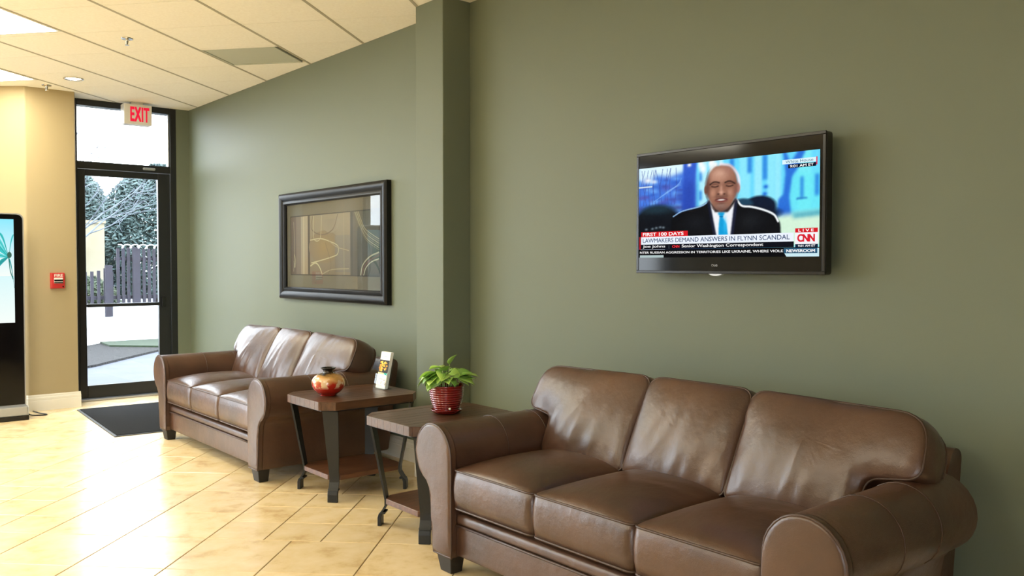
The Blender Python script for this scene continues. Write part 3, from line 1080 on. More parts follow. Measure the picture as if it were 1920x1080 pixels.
# ------------------------------------------------------------------ sofas
def cushion(name, outline, th, crown_f, crown_b, place, material, parent, bulge=0.012, centre=None, wrinkle=0.0, seed=0, step=0.02, pipe=0.0045, pipe_back=True, power=3.0):
    """stuffed leather cushion: outline (a,b) in its own plane, thickness th; place(a, b, d) -> 3D, d towards the outside"""
    pts = resample(outline, step)
    n = len(pts)
    c = centre or (sum(p[0] for p in pts) / n, sum(p[1] for p in pts) / n)
    # soft crown: height of a membrane stretched over the outline
    A_ = np.array(pts)
    lo = A_.min(0) - 0.012; hi = A_.max(0) + 0.012
    h_ = 0.011
    nx_, ny_ = int((hi[0] - lo[0]) / h_) + 2, int((hi[1] - lo[1]) / h_) + 2
    gx, gy = np.meshgrid(lo[0] + h_ * np.arange(nx_), lo[1] + h_ * np.arange(ny_), indexing='ij')
    inside = np.zeros(gx.shape, bool)
    for i in range(n):
        (xa, ya), (xb, yb) = pts[i], pts[(i + 1) % n]
        if ya == yb: continue
        inside ^= ((ya > gy) != (yb > gy)) & (gx < (xb - xa) * (gy - ya) / (yb - ya) + xa)
    phi = np.zeros(gx.shape)
    for _ in range(900):
        q_ = np.zeros_like(phi)
        q_[1:-1, 1:-1] = 0.25 * (phi[2:, 1:-1] + phi[:-2, 1:-1] + phi[1:-1, 2:] + phi[1:-1, :-2] + 1)
        phi = np.where(inside, q_, 0)
    phi = (phi / phi.max()) ** (1.0 / power)
    def crown_at(x, y):
        fx = min(max((x - lo[0]) / h_, 0), nx_ - 1.001); fy = min(max((y - lo[1]) / h_, 0), ny_ - 1.001)
        i, j = int(fx), int(fy); u, v = fx - i, fy - j
        return float(phi[i, j] * (1 - u) * (1 - v) + phi[i + 1, j] * u * (1 - v) + phi[i, j + 1] * (1 - u) * v + phi[i + 1, j + 1] * u * v)
    bm = nb()
    S = [1, .985, .96, .93, .89, .84, .79, .73, .66, .59, .51, .43, .34, .25, .16, .08]
    def ring(s, d0, crown, sign, off=0.0):
        out = []
        for i, (a, b) in enumerate(pts):
            x = c[0] + (a - c[0]) * s; y = c[1] + (b - c[1]) * s
            if off:
                p0, p1 = pts[i - 1], pts[(i + 1) % n]
                tx, ty = p1[0] - p0[0], p1[1] - p0[1]
                l = math.hypot(tx, ty) or 1
                x += ty / l * off; y += -tx / l * off
            d = d0 + (crown * crown_at(x, y) if s < 1 else 0)
            if wrinkle and s < 1:
                e = min(1.0, (1 - s) * 5)
                xx = x + 0.25 * y
                nz = noise.noise(Vector((x * 4 + seed, y * 3.0, seed * 1.7)))
                fold = abs(noise.noise(Vector((xx * 13 + seed, y * 3.2, seed)))) - 0.22
                low = max(0.25, 1 - max(0.0, (y - lo[1]) / (hi[1] - lo[1]) - 0.35) * 2.2)
                d += wrinkle * e * (0.7 * nz - 1.1 * fold * low)
            out.append(bm.verts.new(place(x, y, sign * d)))
        return out
    area = sum(pts[i][0] * pts[(i + 1) % n][1] - pts[(i + 1) % n][0] * pts[i][1] for i in range(n))
    bs = bulge if area > 0 else -bulge
    rows = [ring(s, th / 2, crown_f, 1) for s in reversed(S)]
    for k in range(1, 4):
        z = th / 2 - th * k / 4
        rows.append(ring(1, abs(z), 0, 1 if z >= 0 else -1, off=bs * (1 - (2 * z / th) ** 2)))
    rows += [ring(s, th / 2, crown_b, -1) for s in S]
    for A, B in zip(rows, rows[1:]):
        for i in range(n):
            k = (i + 1) % n
            bm.faces.new((A[i], A[k], B[k], B[i]))
    for R_, flip in ((rows[0], 1), (rows[-1], -1)):
        v = bm.verts.new(sum((x.co for x in R_), Vector()) / n)
        for i in range(n):
            k = (i + 1) % n
            bm.faces.new((v, R_[k], R_[i]) if flip > 0 else (v, R_[i], R_[k]))
    o = build(name, bm, material, parent, smooth=True)
    if pipe:
        for sg in ((1, -1) if pipe_back else (1,)):
            bm = nb()
            tube(bm, [place(a, b, sg * th / 2) for a, b in pts], pipe, 6, closed=True)
            build('piping', bm, 'piping', o, smooth=True)
    return o


def make_sofa():
    s = empty('leather_sofa', (0, 0, 0))
    HS = 0.712                    # half the seat width
    # rolled arm section (w outward, z up)
    cw, cz, cr = HS + 0.122, 0.472, 0.121
    prof = [(HS, 0.075), (HS, 0.44)]
    a0 = math.radians(176); a1 = math.radians(-68)
    for k in range(19):
        t = a0 + (a1 - a0) * k / 18
        prof.append((cw + cr * math.cos(t), cz + cr * math.sin(t)))
    prof += [(HS + 0.146, 0.33), (HS + 0.135, 0.27), (HS + 0.128, 0.15), (HS + 0.12, 0.075)]
    for sg in (1, -1):
        pr = [(sg * a, b) for a, b in prof]
        arm = build('arm', prism(nb(), pr, 'x', 0.03, 0.76), 'leather', s, smooth=0.9)
        # padded front panel of the arm
        pt = list(pr) if sg < 0 else list(pr)
        cushion('arm_front', pt, 0.03, 0.010, 0.0, lambda a, b, d: (0.018 - d, a, b), 'leather', arm, bulge=0.0, centre=(sg * (HS + 0.075), 0.36), step=0.03, pipe_back=False, power=5)
        for xs in (0.30, 0.52):
            tube_pts = [(xs, sg * (a + 0.0006 * (1 if a > cw else -1)), b + 0.001) for a, b in prof[1:20]]
            build('seam', tube(nb(), tube_pts, 0.0022, 5), 'piping', arm, smooth=True)
    # front: rail and panel
    def pz(x, z): return (x, z)
    rail = rounded([(0.034, 0.205), (0.034, 0.246), (0.12, 0.262), (0.12, 0.205)], [0.012, 0.03, 0, 0])
    build('front_rail', prism(nb(), rail, 'y', -HS, HS), 'leather', s, smooth=0.8)
    pan = rounded([(0.038, 0.075), (0.038, 0.200), (0.12, 0.203), (0.12, 0.075)], [0.01, 0.01, 0, 0])
    fp = build('front_panel', prism(nb(), pan, 'y', -HS, HS), 'leather', s, smooth=0.8)
    build('piping', tube(nb(), [(0.030, y, 0.203) for y in (-HS, -0.3, 0.3, HS)], 0.005, 6), 'piping', fp, smooth=True)
    build('base', box(nb(), 0.12, 0.78, -HS - 0.1, HS + 0.1, 0.078, 0.262), 'leather', s)
    # back frame
    bk = rounded([(0.66, 0.078), (0.86, 0.078), (0.935, 0.63), (0.875, 0.655), (0.74, 0.42), (0.66, 0.42)], [0.01, 0.02, 0.04, 0.04, 0.03, 0.0])
    bf = build('back_frame', prism(nb(), bk, 'y', -HS - 0.122, HS + 0.122), 'leather', s, smooth=0.6)
    # seat cushions
    W3 = 2 * HS / 3
    for k in range(3):
        y0 = -HS + k * W3 + 0.002; y1 = y0 + W3 - 0.004
        ol = rounded([(0.012, y0), (0.60, y0), (0.60, y1), (0.012, y1)], 0.03, 5)
        cushion('seat_cushion', ol, 0.150, 0.055, 0.008, lambda a, b, d: (a, b, 0.352 + d), 'leather', s, bulge=0.010, wrinkle=0.003, seed=3 + k * 5.3, step=0.025, power=1.6)
    # back cushions, leaning; b runs up the lean, d to the front
    ang = math.radians(27)
    def lean(a, b, d):
        return (0.535 + b * math.sin(ang) - d * math.cos(ang), a, 0.402 + b * math.cos(ang) + d * math.sin(ang))
    T = 0.145
    mid = rounded([(-W3 / 2 + 0.003, 0.0), (W3 / 2 - 0.003, 0.0), (W3 / 2 + 0.002, 0.40), (-W3 / 2 - 0.002, 0.40)], [0.03, 0.03, 0.06, 0.06], 5)
    cushion('back_cushion', mid, T, 0.055, 0.02, lean, 'leather', s, wrinkle=0.014, seed=9.1, step=0.02, power=1.8)
    for sg in (1, -1):
        e = [(sg * a, b) for a, b in ((W3 / 2 + 0.002, 0.0), (HS - 0.004, 0.0), (HS + 0.004, 0.165), (HS + 0.165, 0.19), (HS + 0.15, 0.39), (W3 / 2 - 0.002, 0.40))]
        ol = rounded(e, [0.03, 0.04, 0.05, 0.05, 0.11, 0.06], 6)
        cushion('back_cushion', ol, T, 0.055, 0.02, lean, 'leather', s, wrinkle=0.014, seed=2.3 if sg > 0 else 14.7, step=0.02, centre=(sg * (W3 / 2 + 0.27), 0.25), power=1.8)
    # feet
    for x, y in ((0.045, HS + 0.062), (0.045, -HS - 0.062), (0.72, HS + 0.06), (0.72, -HS - 0.06)):
        bm = nb()
        A = [bm.verts.new((x + dx * 0.036, y + dy * 0.05, 0.08)) for dx, dy in ((-1, -1), (1, -1), (1, 1), (-1, 1))]
        B = [bm.verts.new((x + 0.004 + dx * 0.028, y + dy * 0.036, 0.0)) for dx, dy in ((-1, -1), (1, -1), (1, 1), (-1, 1))]
        bm.faces.new(A); bm.faces.new(B[::-1])
        for i in range(4): bm.faces.new((A[i], B[i], B[(i + 1) % 4], A[(i + 1) % 4]))
        build('foot', bm, 'foot', s, bevel=0.003, segs=1)
    return s


sofa = make_sofa()
sofa.location = (1.985, 2.045, 0)
tag(sofa, 'brown leather three seat sofa in the foreground under the television', 'sofa', 'leather sofas along the wall')
sofa2 = copy_tree(sofa)
sofa2.location = (2.0, 5.468, 0)
tag(sofa2, 'brown leather three seat sofa near the door under the framed picture', 'sofa', 'leather sofas along the wall')


# ------------------------------------------------------------------ end tables
def make_table():
    t = empty('end_table', (0, 0, 0))
    hx, hy, c = 0.30, 0.245, 0.065
    octo = [(-hx + c, -hy), (hx - c, -hy), (hx, -hy + c), (hx, hy - c), (hx - c, hy), (-hx + c, hy), (-hx, hy - c), (-hx, -hy + c)]
    n = 9
    wd = 2 * hy / n
    for k in range(n):
        y0 = -hy + k * wd
        poly = clip_poly(clip_poly(octo, 0, -1, -y0 - 0.00015), 0, 1, y0 + wd - 0.00015)
        build('plank', prism(nb(), poly, 'z', 0.487, 0.530 + random.uniform(-0.0003, 0.0003)), 'wood', t, bevel=0.0010, segs=1)
    build('underframe', prism(nb(), [(x * 0.93, y * 0.93) for x, y in octo], 'z', 0.478, 0.487), 'metal_leg', t)
    sx, sy, c2 = 0.225, 0.185, 0.05
    o2 = [(-sx + c2, -sy), (sx - c2, -sy), (sx, -sy + c2), (sx, sy - c2), (sx - c2, sy), (-sx + c2, sy), (-sx, sy - c2), (-sx, -sy + c2)]
    build('shelf', prism(nb(), o2, 'z', 0.108, 0.134), 'wood_dark', t, bevel=0.002, segs=1)
    # strap legs at the clipped corners
    path = [(0.062, 0.480, 0.041), (0.050, 0.42, 0.039), (0.034, 0.33, 0.035), (0.018, 0.24, 0.031), (0.004, 0.17, 0.027), (-0.004, 0.125, 0.026), (-0.004, 0.098, 0.026), (0.010, 0.074, 0.026), (0.020, 0.060, 0.026)]
    foot = [(0.020, 0.060, 0.027), (0.026, 0.040, 0.027), (0.026, 0.0, 0.027)]
    for sgx in (-1, 1):
        for sgy in (-1, 1):
            base = Vector((sgx * 0.205, sgy * 0.168, 0))
            out = Vector((sgx, sgy, 0)).normalized()
            side = Vector((-out.y, out.x, 0))
            bm = nb()
            def strap(P, th):
                rows = []
                for r_, z, h in P:
                    c0 = base + out * r_ + Vector((0, 0, z))
                    rows.append([bm.verts.new(c0 + side * h * a_ + out * th * b_) for a_, b_ in ((-1, -.5), (1, -.5), (1, .5), (-1, .5))])
                bm.faces.new(rows[0]); bm.faces.new(rows[-1][::-1])
                for A, B in zip(rows, rows[1:]):
                    for i in range(4): bm.faces.new((A[i], B[i], B[(i + 1) % 4], A[(i + 1) % 4]))
            strap(path, 0.010)
            lg = build('leg', bm, 'metal_leg', t)
            bm = nb()
            strap(foot, 0.018)
            strap([(0.008, 0.068, 0.029), (0.008, 0.058, 0.029)], 0.022)
            build('foot', bm, 'metal_leg', lg, bevel=0.002, segs=1, weld=False)
    return t


tb1 = make_table()
tb1.location = (2.372, 4.215, 0)
tag(tb1, 'dark wood end table with iron strap legs carrying the red vase', 'end table', 'matching end tables between the sofas')
tb2 = copy_tree(tb1)
tb2.location = (2.362, 3.352, 0)
tag(tb2, 'dark wood end table with iron strap legs carrying the potted plant', 'end table', 'matching end tables between the sofas')


# ------------------------------------------------------------------ things on the tables
def vase():
    t = empty('vase', (2.225, 4.215, 0.531))
    tag(t, 'round red and gold lacquer vase with black neck', 'vase')
    prof = [(0, 0.0), (0.040, 0.0), (0.046, 0.006), (0.068, 0.022), (0.084, 0.045), (0.089, 0.068), (0.084, 0.090), (0.068, 0.108), (0.046, 0.119), (0.030, 0.124), (0.027, 0.130), (0.030, 0.139), (0.040, 0.147)]
    prof2 = [(x, z) for x, z in bez(prof, 60)]
    prof2 += [(0.036, 0.148), (0.024, 0.138), (0.022, 0.126), (0.0, 0.10)]
    build('body', lathe(nb(), [(max(0, a), b) for a, b in prof2], 48), 'vase', t, smooth=True)
    build('neck_rim', lathe(nb(), [(0.030, 0.1385), (0.041, 0.1462), (0.042, 0.149), (0.037, 0.1505), (0.034, 0.147), (0.028, 0.1405)], 40), 'black_plastic', t, smooth=True)


vase()


def brochure_holder():
    # faces -X, leaning back
    t = empty('brochure_holder', (2.548, 4.235, 0.531))
    tag(t, 'clear acrylic leaflet holder standing beside the vase', 'leaflet holder')
    hw = 0.056
    lean = math.tan(math.radians(12))
    def slab(name, z0, z1, x0, x1, par):
        bm = nb()
        vs = [bm.verts.new((x + z * lean, y, z)) for z in (z0, z1) for y in (-hw, hw) for x in (x0, x1)]
        for f in ((0, 2, 3, 1), (4, 5, 7, 6), (0, 1, 5, 4), (2, 6, 7, 3), (0, 4, 6, 2), (1, 3, 7, 5)): bm.faces.new([vs[i] for i in f])
        return build(name, bm, 'acrylic', par)
    slab('back_plate', 0.003, 0.19, 0.036, 0.0385, t)
    slab('front_plate', 0.003, 0.085, 0.0, 0.0025, t)
    for sgn in (-1, 1):
        bm = nb()
        y0, y1 = (hw - 0.002, hw) if sgn > 0 else (-hw, -hw + 0.002)
        prism(bm, [(0.0025, 0.003), (0.036, 0.003), (0.036 + 0.15 * lean, 0.15), (0.0025 + 0.085 * lean, 0.085)], 'y', y0, y1)
        build('side_plate', bm, 'acrylic', t)
    build('base_plate', box(nb(), -0.002, 0.06, -hw, hw, 0.0, 0.003), 'acrylic', t)
    # leaflet
    b = empty('leaflet', (2.548, 4.235, 0.531))
    tag(b, 'printed leaflet with yellow food photo standing in the acrylic holder', 'leaflet')
    W, H = 0.1, 0.203
    def fn(a, c, d):
        z = 0.004 + c * H
        return (0.0105 - d + z * lean, W / 2 - a * W, z)
    bm = nb()
    vs = [bm.verts.new((x + z * lean, y, z)) for z in (0.004, 0.004 + H) for y in (-W / 2, W / 2) for x in (0.011, 0.030)]
    for f in ((0, 2, 3, 1), (4, 5, 7, 6), (0, 1, 5, 4), (2, 6, 7, 3), (0, 4, 6, 2), (1, 3, 7, 5)): bm.faces.new([vs[i] for i in f])
    build('leaflet_stack', bm, 'paper', b)
    p = Pic()
    p.rect(0, 1, 0, 1, (0.97, 0.98, 0.98))
    p.rect(0.0, 1, 0.42, 0.78, (0.16, 0.13, 0.08))
    r = random.Random(4)
    for k in range(26):
        p.ell(r.uniform(.12, .8), r.uniform(.48, .73), r.uniform(.06, .14), r.uniform(.02, .045), r.choice([(.95, .72, .12), (.88, .6, .1), (.98, .82, .3), (.8, .5, .1)]), n=10)
    p.rect(0.0, 1, 0.36, 0.43, (.92, .82, .62))
    p.rect(0.62, 1, 0.37, 0.43, (.2, .7, .62))
    p.rect(0.0, 1, 0.08, 0.36, (.93, .88, .76))
    for k in range(14):
        p.ell(r.uniform(.1, .9), r.uniform(.13, .33), r.uniform(.05, .13), r.uniform(.02, .035), r.choice([(.8, .6, .4), (.5, .38, .25), (.85, .7, .5), (.6, .45, .3)]), n=10)
    p.rect(0.35, 0.7, 0.87, 0.885, (.65, .8, .78))
    p.make('leaflet_print', fn, 'print', b, dl=0.00001)


brochure_holder()


def potted_plant():
    cx, cy = 2.392, 3.352
    t = empty('potted_plant', (cx, cy, 0.531))
    tag(t, 'green pothos in a ribbed red ceramic pot with saucer', 'potted plant')
    # saucer
    build('saucer', lathe(nb(), [(0, 0), (0.055, 0), (0.066, 0.006), (0.075, 0.016), (0.077, 0.019), (0.074, 0.020), (0.064, 0.010), (0.055, 0.006), (0, 0.006)], 48), 'pot_red', t, smooth=True)
    prof = [(0, 0.008), (0.056, 0.008), (0.060, 0.012)]
    for k in range(60):
        f = k / 59
        z = 0.018 + f * 0.108
        r_ = 0.060 + 0.0225 * (1 - (1 - f) ** 2.0)
        r_ += 0.0016 * math.sin(f * 10 * 2 * PI)
        prof.append((r_, z))
    prof += [(0.0845, 0.128), (0.0855, 0.133), (0.0835, 0.136), (0.079, 0.134), (0.076, 0.118), (0, 0.118)]
    build('pot', lathe(nb(), prof, 56), 'pot_red', t, smooth=True)
    build('soil', lathe(nb(), [(0, 0.126), (0.04, 0.127), (0.0745, 0.122), (0.0745, 0.1185), (0, 0.1185)], 30), 'soil', t, smooth=True)
    build('drain_plug', lathe(nb(), [(0, 0.006), (0.004, 0.005), (0.006, 0.0), (0.004, -0.005), (0, -0.006)], 12), 'white_plastic', t, smooth=True, loc=(-0.03, -0.068, 0.03))
    # leaf mesh: heart-shaped, folded on the midrib, curling down at the tip; runs along +X from its stalk
    def leaf_mesh(curl, fold):
        prof_ = [(0.0, 0.02), (0.04, 0.22), (0.12, 0.36), (0.25, 0.44), (0.4, 0.43), (0.55, 0.36), (0.7, 0.26), (0.85, 0.12), (1.0, 0.0)]
        bm = nb()
        L_, Mi, R_ = [], [], []
        for a, h in prof_:
            x = a - (0.07 if 0.03 < a < 0.13 else 0) * 0
            z = -curl * a * a
            Mi.append(bm.verts.new((x, 0, z)))
            L_.append(bm.verts.new((x - (0.09 * h if a < .2 else 0), h, z + fold * h - 0.25 * h * h)))
            R_.append(bm.verts.new((x - (0.09 * h if a < .2 else 0), -h, z + fold * h - 0.25 * h * h)))
        for i in range(len(prof_) - 1):
            bm.faces.new((Mi[i], Mi[i + 1], L_[i + 1], L_[i]))
            bm.faces.new((Mi[i], R_[i], R_[i + 1], Mi[i + 1]))
        bmesh.ops.recalc_face_normals(bm, faces=bm.faces)
        bmesh.ops.solidify(bm, geom=bm.faces[:], thickness=0.008)
        me = bpy.data.meshes.new('leaf')
        bm.to_mesh(me); bm.free()
        for p in me.polygons: p.use_smooth = True
        me.materials.append(M['leaf'])
        return me
    meshes = [leaf_mesh(.25, .35), leaf_mesh(.45, .2), leaf_mesh(.1, .45)]
    r = random.Random(21)
    spec = []
    for k in range(44):
        aa = k * 2.39996 + r.uniform(-.25, .25)
        rad = 0.012 + 0.080 * math.sqrt((k + .5) / 44)
        h = 0.215 - 0.62 * (rad - 0.01) + r.uniform(-0.018, 0.018)
        spec.append((aa, rad, h, r.uniform(0.062, 0.088), r.uniform(-0.35, 0.35)))
    spec += [(-0.9, 0.018, 0.232, 0.06, 1.0), (0.5, 0.10, 0.172, 0.075, -0.1), (3.3, 0.10, 0.17, 0.07, -0.1), (2.4, 0.11, 0.165, 0.07, -0.25), (-0.75, 0.105, 0.18, 0.08, 0.0), (-0.55, 0.095, 0.19, 0.075, 0.1)]
    for aa, rad, h, size, pitch in spec:
        base = Vector((0.045 * rad / 0.09 * math.cos(aa), 0.045 * rad / 0.09 * math.sin(aa), 0.122))
        tip = Vector((rad * 0.8 * math.cos(aa), rad * 0.8 * math.sin(aa), h))
        midp = base.lerp(tip, 0.5) + Vector((0, 0, 0.012))
        build('stem', tube(nb(), bez([base, midp, tip], 8), 0.0014, 5), 'stem', t, smooth=True)
        o = link_mesh('leaf', r.choice(meshes), None, t, tip)
        o.scale = (size, size * r.uniform(0.85, 1.05), size)
        o.rotation_euler = (r.uniform(-.5, .5), -pitch + r.uniform(-.15, .25), aa + r.uniform(-.5, .5))
    return t


potted_plant()


# ------------------------------------------------------------------ television
def television():
    t = empty('television', (2.885, 2.138, 1.462))
    tag(t, 'black flat television on the wall showing a news broadcast', 'television')
    ox, oy, oz = 2.885, 2.138, 1.462
    hw, hh = 0.4555, 0.262
    bm = prism(nb(), rounded([(-hw, -hh), (hw, -hh), (hw, hh), (-hw, hh)], 0.012, 4), 'x', 0.004, 0.045)
    build('body', bm, 'black_plastic', t, bevel=0.003, segs=1)
    bm = prism(nb(), rounded([(-0.33, -0.2), (0.33, -0.2), (0.33, 0.17), (-0.33, 0.17)], 0.03, 4), 'x', 0.045, 0.068)
    build('back_cover', bm, 'black_plastic', t)
    # bezel strips round the glass
    bz = 0.0125
    bm = nb()
    for (y0, y1, z0, z1) in ((-hw, hw, hh - bz, hh), (-hw, hw, -hh, -hh + bz), (-hw, -hw + bz, -hh + bz, hh - bz), (hw - bz, hw, -hh + bz, hh - bz)):
        box(bm, -0.003, 0.004, y0, y1, z0, z1)
    build('bezel', bm, 'black_plastic', t, bevel=0.0015, segs=1, weld=False)
    build('wall_bracket', box(nb(), 0.068, WX - ox, -0.2, 0.2, -0.12, 0.12), 'metal_leg', t)
    sc = build('screen', box(nb(), 0.0, 0.004, -hw + bz, hw - bz, -hh + bz, hh - bz), 'black_gloss', t)
    yl, W = 2.5808 - oy, 2.5808 - 1.7066
    zb, H = 1.2678 - oz, 1.6580 - 1.2678
    def fn(s, u, d): return (-0.0004 - d, yl - s * W, zb + u * H)
    ASP = W / H
    r = Raster(380, 172, ASP, 5)
    # background: blurred dusk garden left, pale columned building right
    r.grad((.16, .28, .66), (.40, .86, .97), (.34, .74, 1.0), (.42, .64, .97))
    r.poly([(0, .45), (.30, .45), (.30, .95), (0, .9)], (.27, .47, .88), 6)
    r.poly([(0, 1.1), (.30, 1.1), (.285, .92), (.2, .88), (.12, .91), (.06, .85), (0, .83)], (.88, .98, 1), 4)
    rr = random.Random(5)
    for k in range(60):
        r.blob(rr.uniform(0, .28), rr.uniform(.5, .86), rr.uniform(.01, .04), rr.uniform(.01, .035), rr.choice([(.18, .36, .78), (.30, .54, .92), (.45, .70, .98), (.24, .33, .70), (.34, .34, .70)]), .75)
    for k in range(12):
        x = .01 + k * .02
        r.stroke([(x, .58), (x + rr.uniform(-.02, .02), .78), (x + rr.uniform(-.04, .04), .97)], .004, (.24, .32, .66), .7)
    for k in range(6): r.stroke([(.10 + k * .02, .62 + k * .02), (.20 + k * .012, .74 + k * .01), (.27, .78 + k * .015)], .003, (.55, .75, 1), .5)
    r.blob(.06, .86, .03, .03, (1, 1, 1), .9); r.blob(.10, .84, .02, .02, (1, 1, 1), .7)
    r.stroke([(0, .789), (.085, .789)], .007, (.92, .97, .97))
    # building
    r.poly([(.36, 1.1), (1.1, 1.1), (1.1, .36), (.36, .48)], (.42, .86, 1), 3)
    for x, wd, c, al in ((.40, .022, (.78, .97, 1), .8), (.45, .015, (.92, 1, 1), .9), (.50, .012, (.9, 1, 1), .7), (.63, .03, (.60, .94, 1), .7), (.70, .02, (.74, .98, 1), .6), (.765, .02, (.62, .95, 1), .7), (.80, .015, (.7, .97, 1), .6), (.93, .03, (.50, .95, .98), .8)):
        r.poly([(x - wd, .45), (x + wd, .45), (x + wd, 1.1), (x - wd, 1.1)], c, 2, al)
    r.poly([(.84, .36), (1.1, .36), (1.1, .8), (.84, .8)], (.42, .93, .97), 6, .7)
    for x, y0, y1, wd in ((.385, .80, .90, .008), (.385, .60, .70, .008), (.56, .86, 1.0, .012), (.655, .84, 1, .012), (.735, .76, 1, .012), (.917, .555, .76, .008), (.988, .575, .775, .010)):
        r.poly([(x - wd, y0), (x + wd, y0), (x + wd, y1), (x - wd, y1)], (.16, .50, .88), 2, .85)
    r.poly([(.89, .545), (.945, .55), (.94, .562), (.893, .56)], (.12, .42, .74), 1)
    for x, y in ((.74, .69), (.735, .62), (.725, .58), (.395, .52), (.42, .53)): r.blob(x, y, .012, .02, (.12, .40, .84), .9)
    for x, y in ((.445, .98), (.40, .93), (.47, .955), (.385, .98)): r.blob(x, y, .016, .045, (1, 1, 1), .95)
    # trunks
    r.poly([(.284, 1.1), (.365, 1.1), (.350, .75), (.352, .46), (.274, .46), (.281, .757)], (.20, .36, .80), 2)
    r.poly([(.284, .8), (.350, .8), (.352, .46), (.274, .46)], (.15, .27, .68), 8, .8)
    r.blob(.318, .985, .012, .02, (1, 1, 1))
    r.poly([(.820, 1.1), (.862, .90), (.884, .97), (.931, 1.1), (.955, 1.1), (.898, .852), (.87, .77), (.857, .581), (.868, .36), (.79, .36), (.804, .559), (.827, .6), (.837, .805)], (.17, .45, .86), 2)
    r.blob(.825, .42, .035, .05, (.14, .38, .80))
    # lawn and shrubs
    r.poly([(.78, .40), (1.1, .44), (1.1, .1), (.78, .1)], (.84, .96, .86), 4)
    r.poly([(.87, .41), (1.1, .45), (1.1, .40), (.88, .37)], (.25, .64, .74), 3, .9)
    r.ell(.708, .50, .085, .105, (.05, .10, .19), .12)
    r.ell(.62, .525, .055, .065, (.13, .27, .37), .2)
    r.ell(.64, .43, .17, .09, (.05, .09, .17), .15)
    r.ell(.12, .38, .150, .195, (.05, .08, .11), .12)
    r.ell(.12, .53, .11, .045, (.14, .25, .30), .6, .7)
    r.poly([(-.1, .1), (.24, .1), (.24, .42), (-.1, .42)], (.04, .06, .09), 3)
    for x, y in ((.09, .32), (.115, .328), (.14, .335), (.05, .315), (.16, .33)): r.blob(x, y, .009, .012, (.55, .62, .66), .8)
    # presenter: dark overcoat, white shirt, blue tie
    coat = [(.195, .1), (.201, .265), (.21, .385), (.226, .458), (.28, .498), (.389, .539), (.435, .592), (.51, .44), (.578, .594), (.616, .513), (.732, .459), (.794, .393), (.813, .327), (.822, .1)]
    r.poly(coat, (.030, .038, .055), 1)
    r.blob(.36, .36, .08, .10, (.10, .115, .14), .6); r.blob(.66, .36, .07, .10, (.11, .125, .145), .7)
    r.stroke(bez([(.222, .445), (.28, .498), (.389, .539), (.433, .587)], 20), .007, (.62, .78, .94), .9)
    r.stroke(bez([(.590, .580), (.616, .517), (.668, .500), (.732, .462), (.782, .412), (.803, .345)], 30), .010, (.97, .99, 1), 1)
    r.poly([(.435, .590), (.478, .1), (.556, .1), (.586, .578), (.54, .46), (.468, .47)], (.95, .96, .98), 1)
    r.poly([(.423, .575), (.437, .600), (.490, .1), (.472, .1)], (.08, .10, .18), 1)
    r.poly([(.578, .604), (.594, .575), (.564, .1), (.548, .1)], (.09, .11, .20), 1)
    r.poly([(.483, .457), (.503, .468), (.524, .456), (.512, .415), (.533, .342), (.55, .1), (.489, .1), (.49, .33), (.496, .421)], (.06, .62, .86), 1)
    r.stroke([(.496, .418), (.513, .416)], .006, (.02, .42, .66), .8); r.blob(.525, .33, .010, .09, (.25, .78, .98), .6)
    # neck, ears, head
    r.poly([(.462, .60), (.55, .60), (.553, .53), (.505, .466), (.455, .53)], (.40, .25, .20), 1)
    r.stroke(bez([(.50, .955), (.55, .930), (.584, .86), (.598, .79), (.600, .70)], 20), .016, (.95, .94, 1), 1, .8)
    r.ell(.594, .70, .012, .05, (.70, .50, .46), .3)
    r.ell(.416, .705, .010, .045, (.50, .33, .27), .3)
    head = bez([(.505, .945), (.467, .935), (.437, .877), (.424, .80), (.418, .74), (.421, .68), (.433, .615), (.452, .55), (.477, .500), (.504, .484), (.533, .497), (.558, .538), (.575, .592), (.587, .655), (.592, .725), (.588, .79), (.577, .86), (.548, .922), (.505, .945)], 72)[:-1]
    hm = r.mask(head, 1)
    keep = r.a.copy()
    r.poly(head, (.60, .41, .33), 1)
    for cx, cy, rx, ry, c, al in ((.492, .86, .050, .065, (.86, .68, .59), .9), (.478, .80, .05, .06, (.76, .56, .47), .6), (.455, .665, .022, .05, (.78, .57, .47), .8), (.550, .66, .020, .05, (.76, .56, .47), .8),
                                  (.425, .72, .016, .14, (.38, .25, .22), .8), (.583, .68, .012, .12, (.50, .34, .30), .7), (.505, .50, .06, .035, (.44, .30, .26), .8), (.545, .90, .03, .05, (.64, .45, .40), .5),
                                  (.468, .748, .030, .026, (.42, .27, .22), .8), (.549, .744, .030, .026, (.42, .27, .22), .8), (.504, .625, .036, .014, (.40, .28, .25), .7), (.504, .530, .034, .03, (.58, .47, .43), .7),
                                  (.478, .635, .008, .05, (.50, .34, .28), .7), (.533, .63, .008, .05, (.50, .34, .28), .7)):
        r.blob(cx, cy, rx, ry, c, al)
    r.stroke(bez([(.440, .757), (.458, .778), (.475, .779), (.492, .768)], 10), .007, (.17, .11, .10), .85, .8)
    r.stroke(bez([(.524, .766), (.541, .776), (.558, .772), (.578, .748)], 10), .007, (.17, .11, .10), .85, .8)
    r.stroke(bez([(.450, .735), (.468, .728), (.486, .735)], 8), .006, (.20, .12, .11), .9, .8)
    r.stroke(bez([(.531, .732), (.549, .725), (.567, .731)], 8), .006, (.20, .12, .11), .9, .8)
    r.blob(.468, .742, .016, .008, (.72, .52, .43), .7); r.blob(.549, .738, .016, .008, (.72, .52, .43), .7)
    r.blob(.503, .70, .008, .05, (.80, .60, .51), .8); r.blob(.503, .665, .013, .02, (.86, .66, .57), .9)
    r.blob(.487, .652, .007, .009, (.28, .17, .15), .9); r.blob(.520, .649, .007, .009, (.28, .17, .15), .9)
    r.ell(.503, .588, .034, .024, (.50, .27, .25), .3)
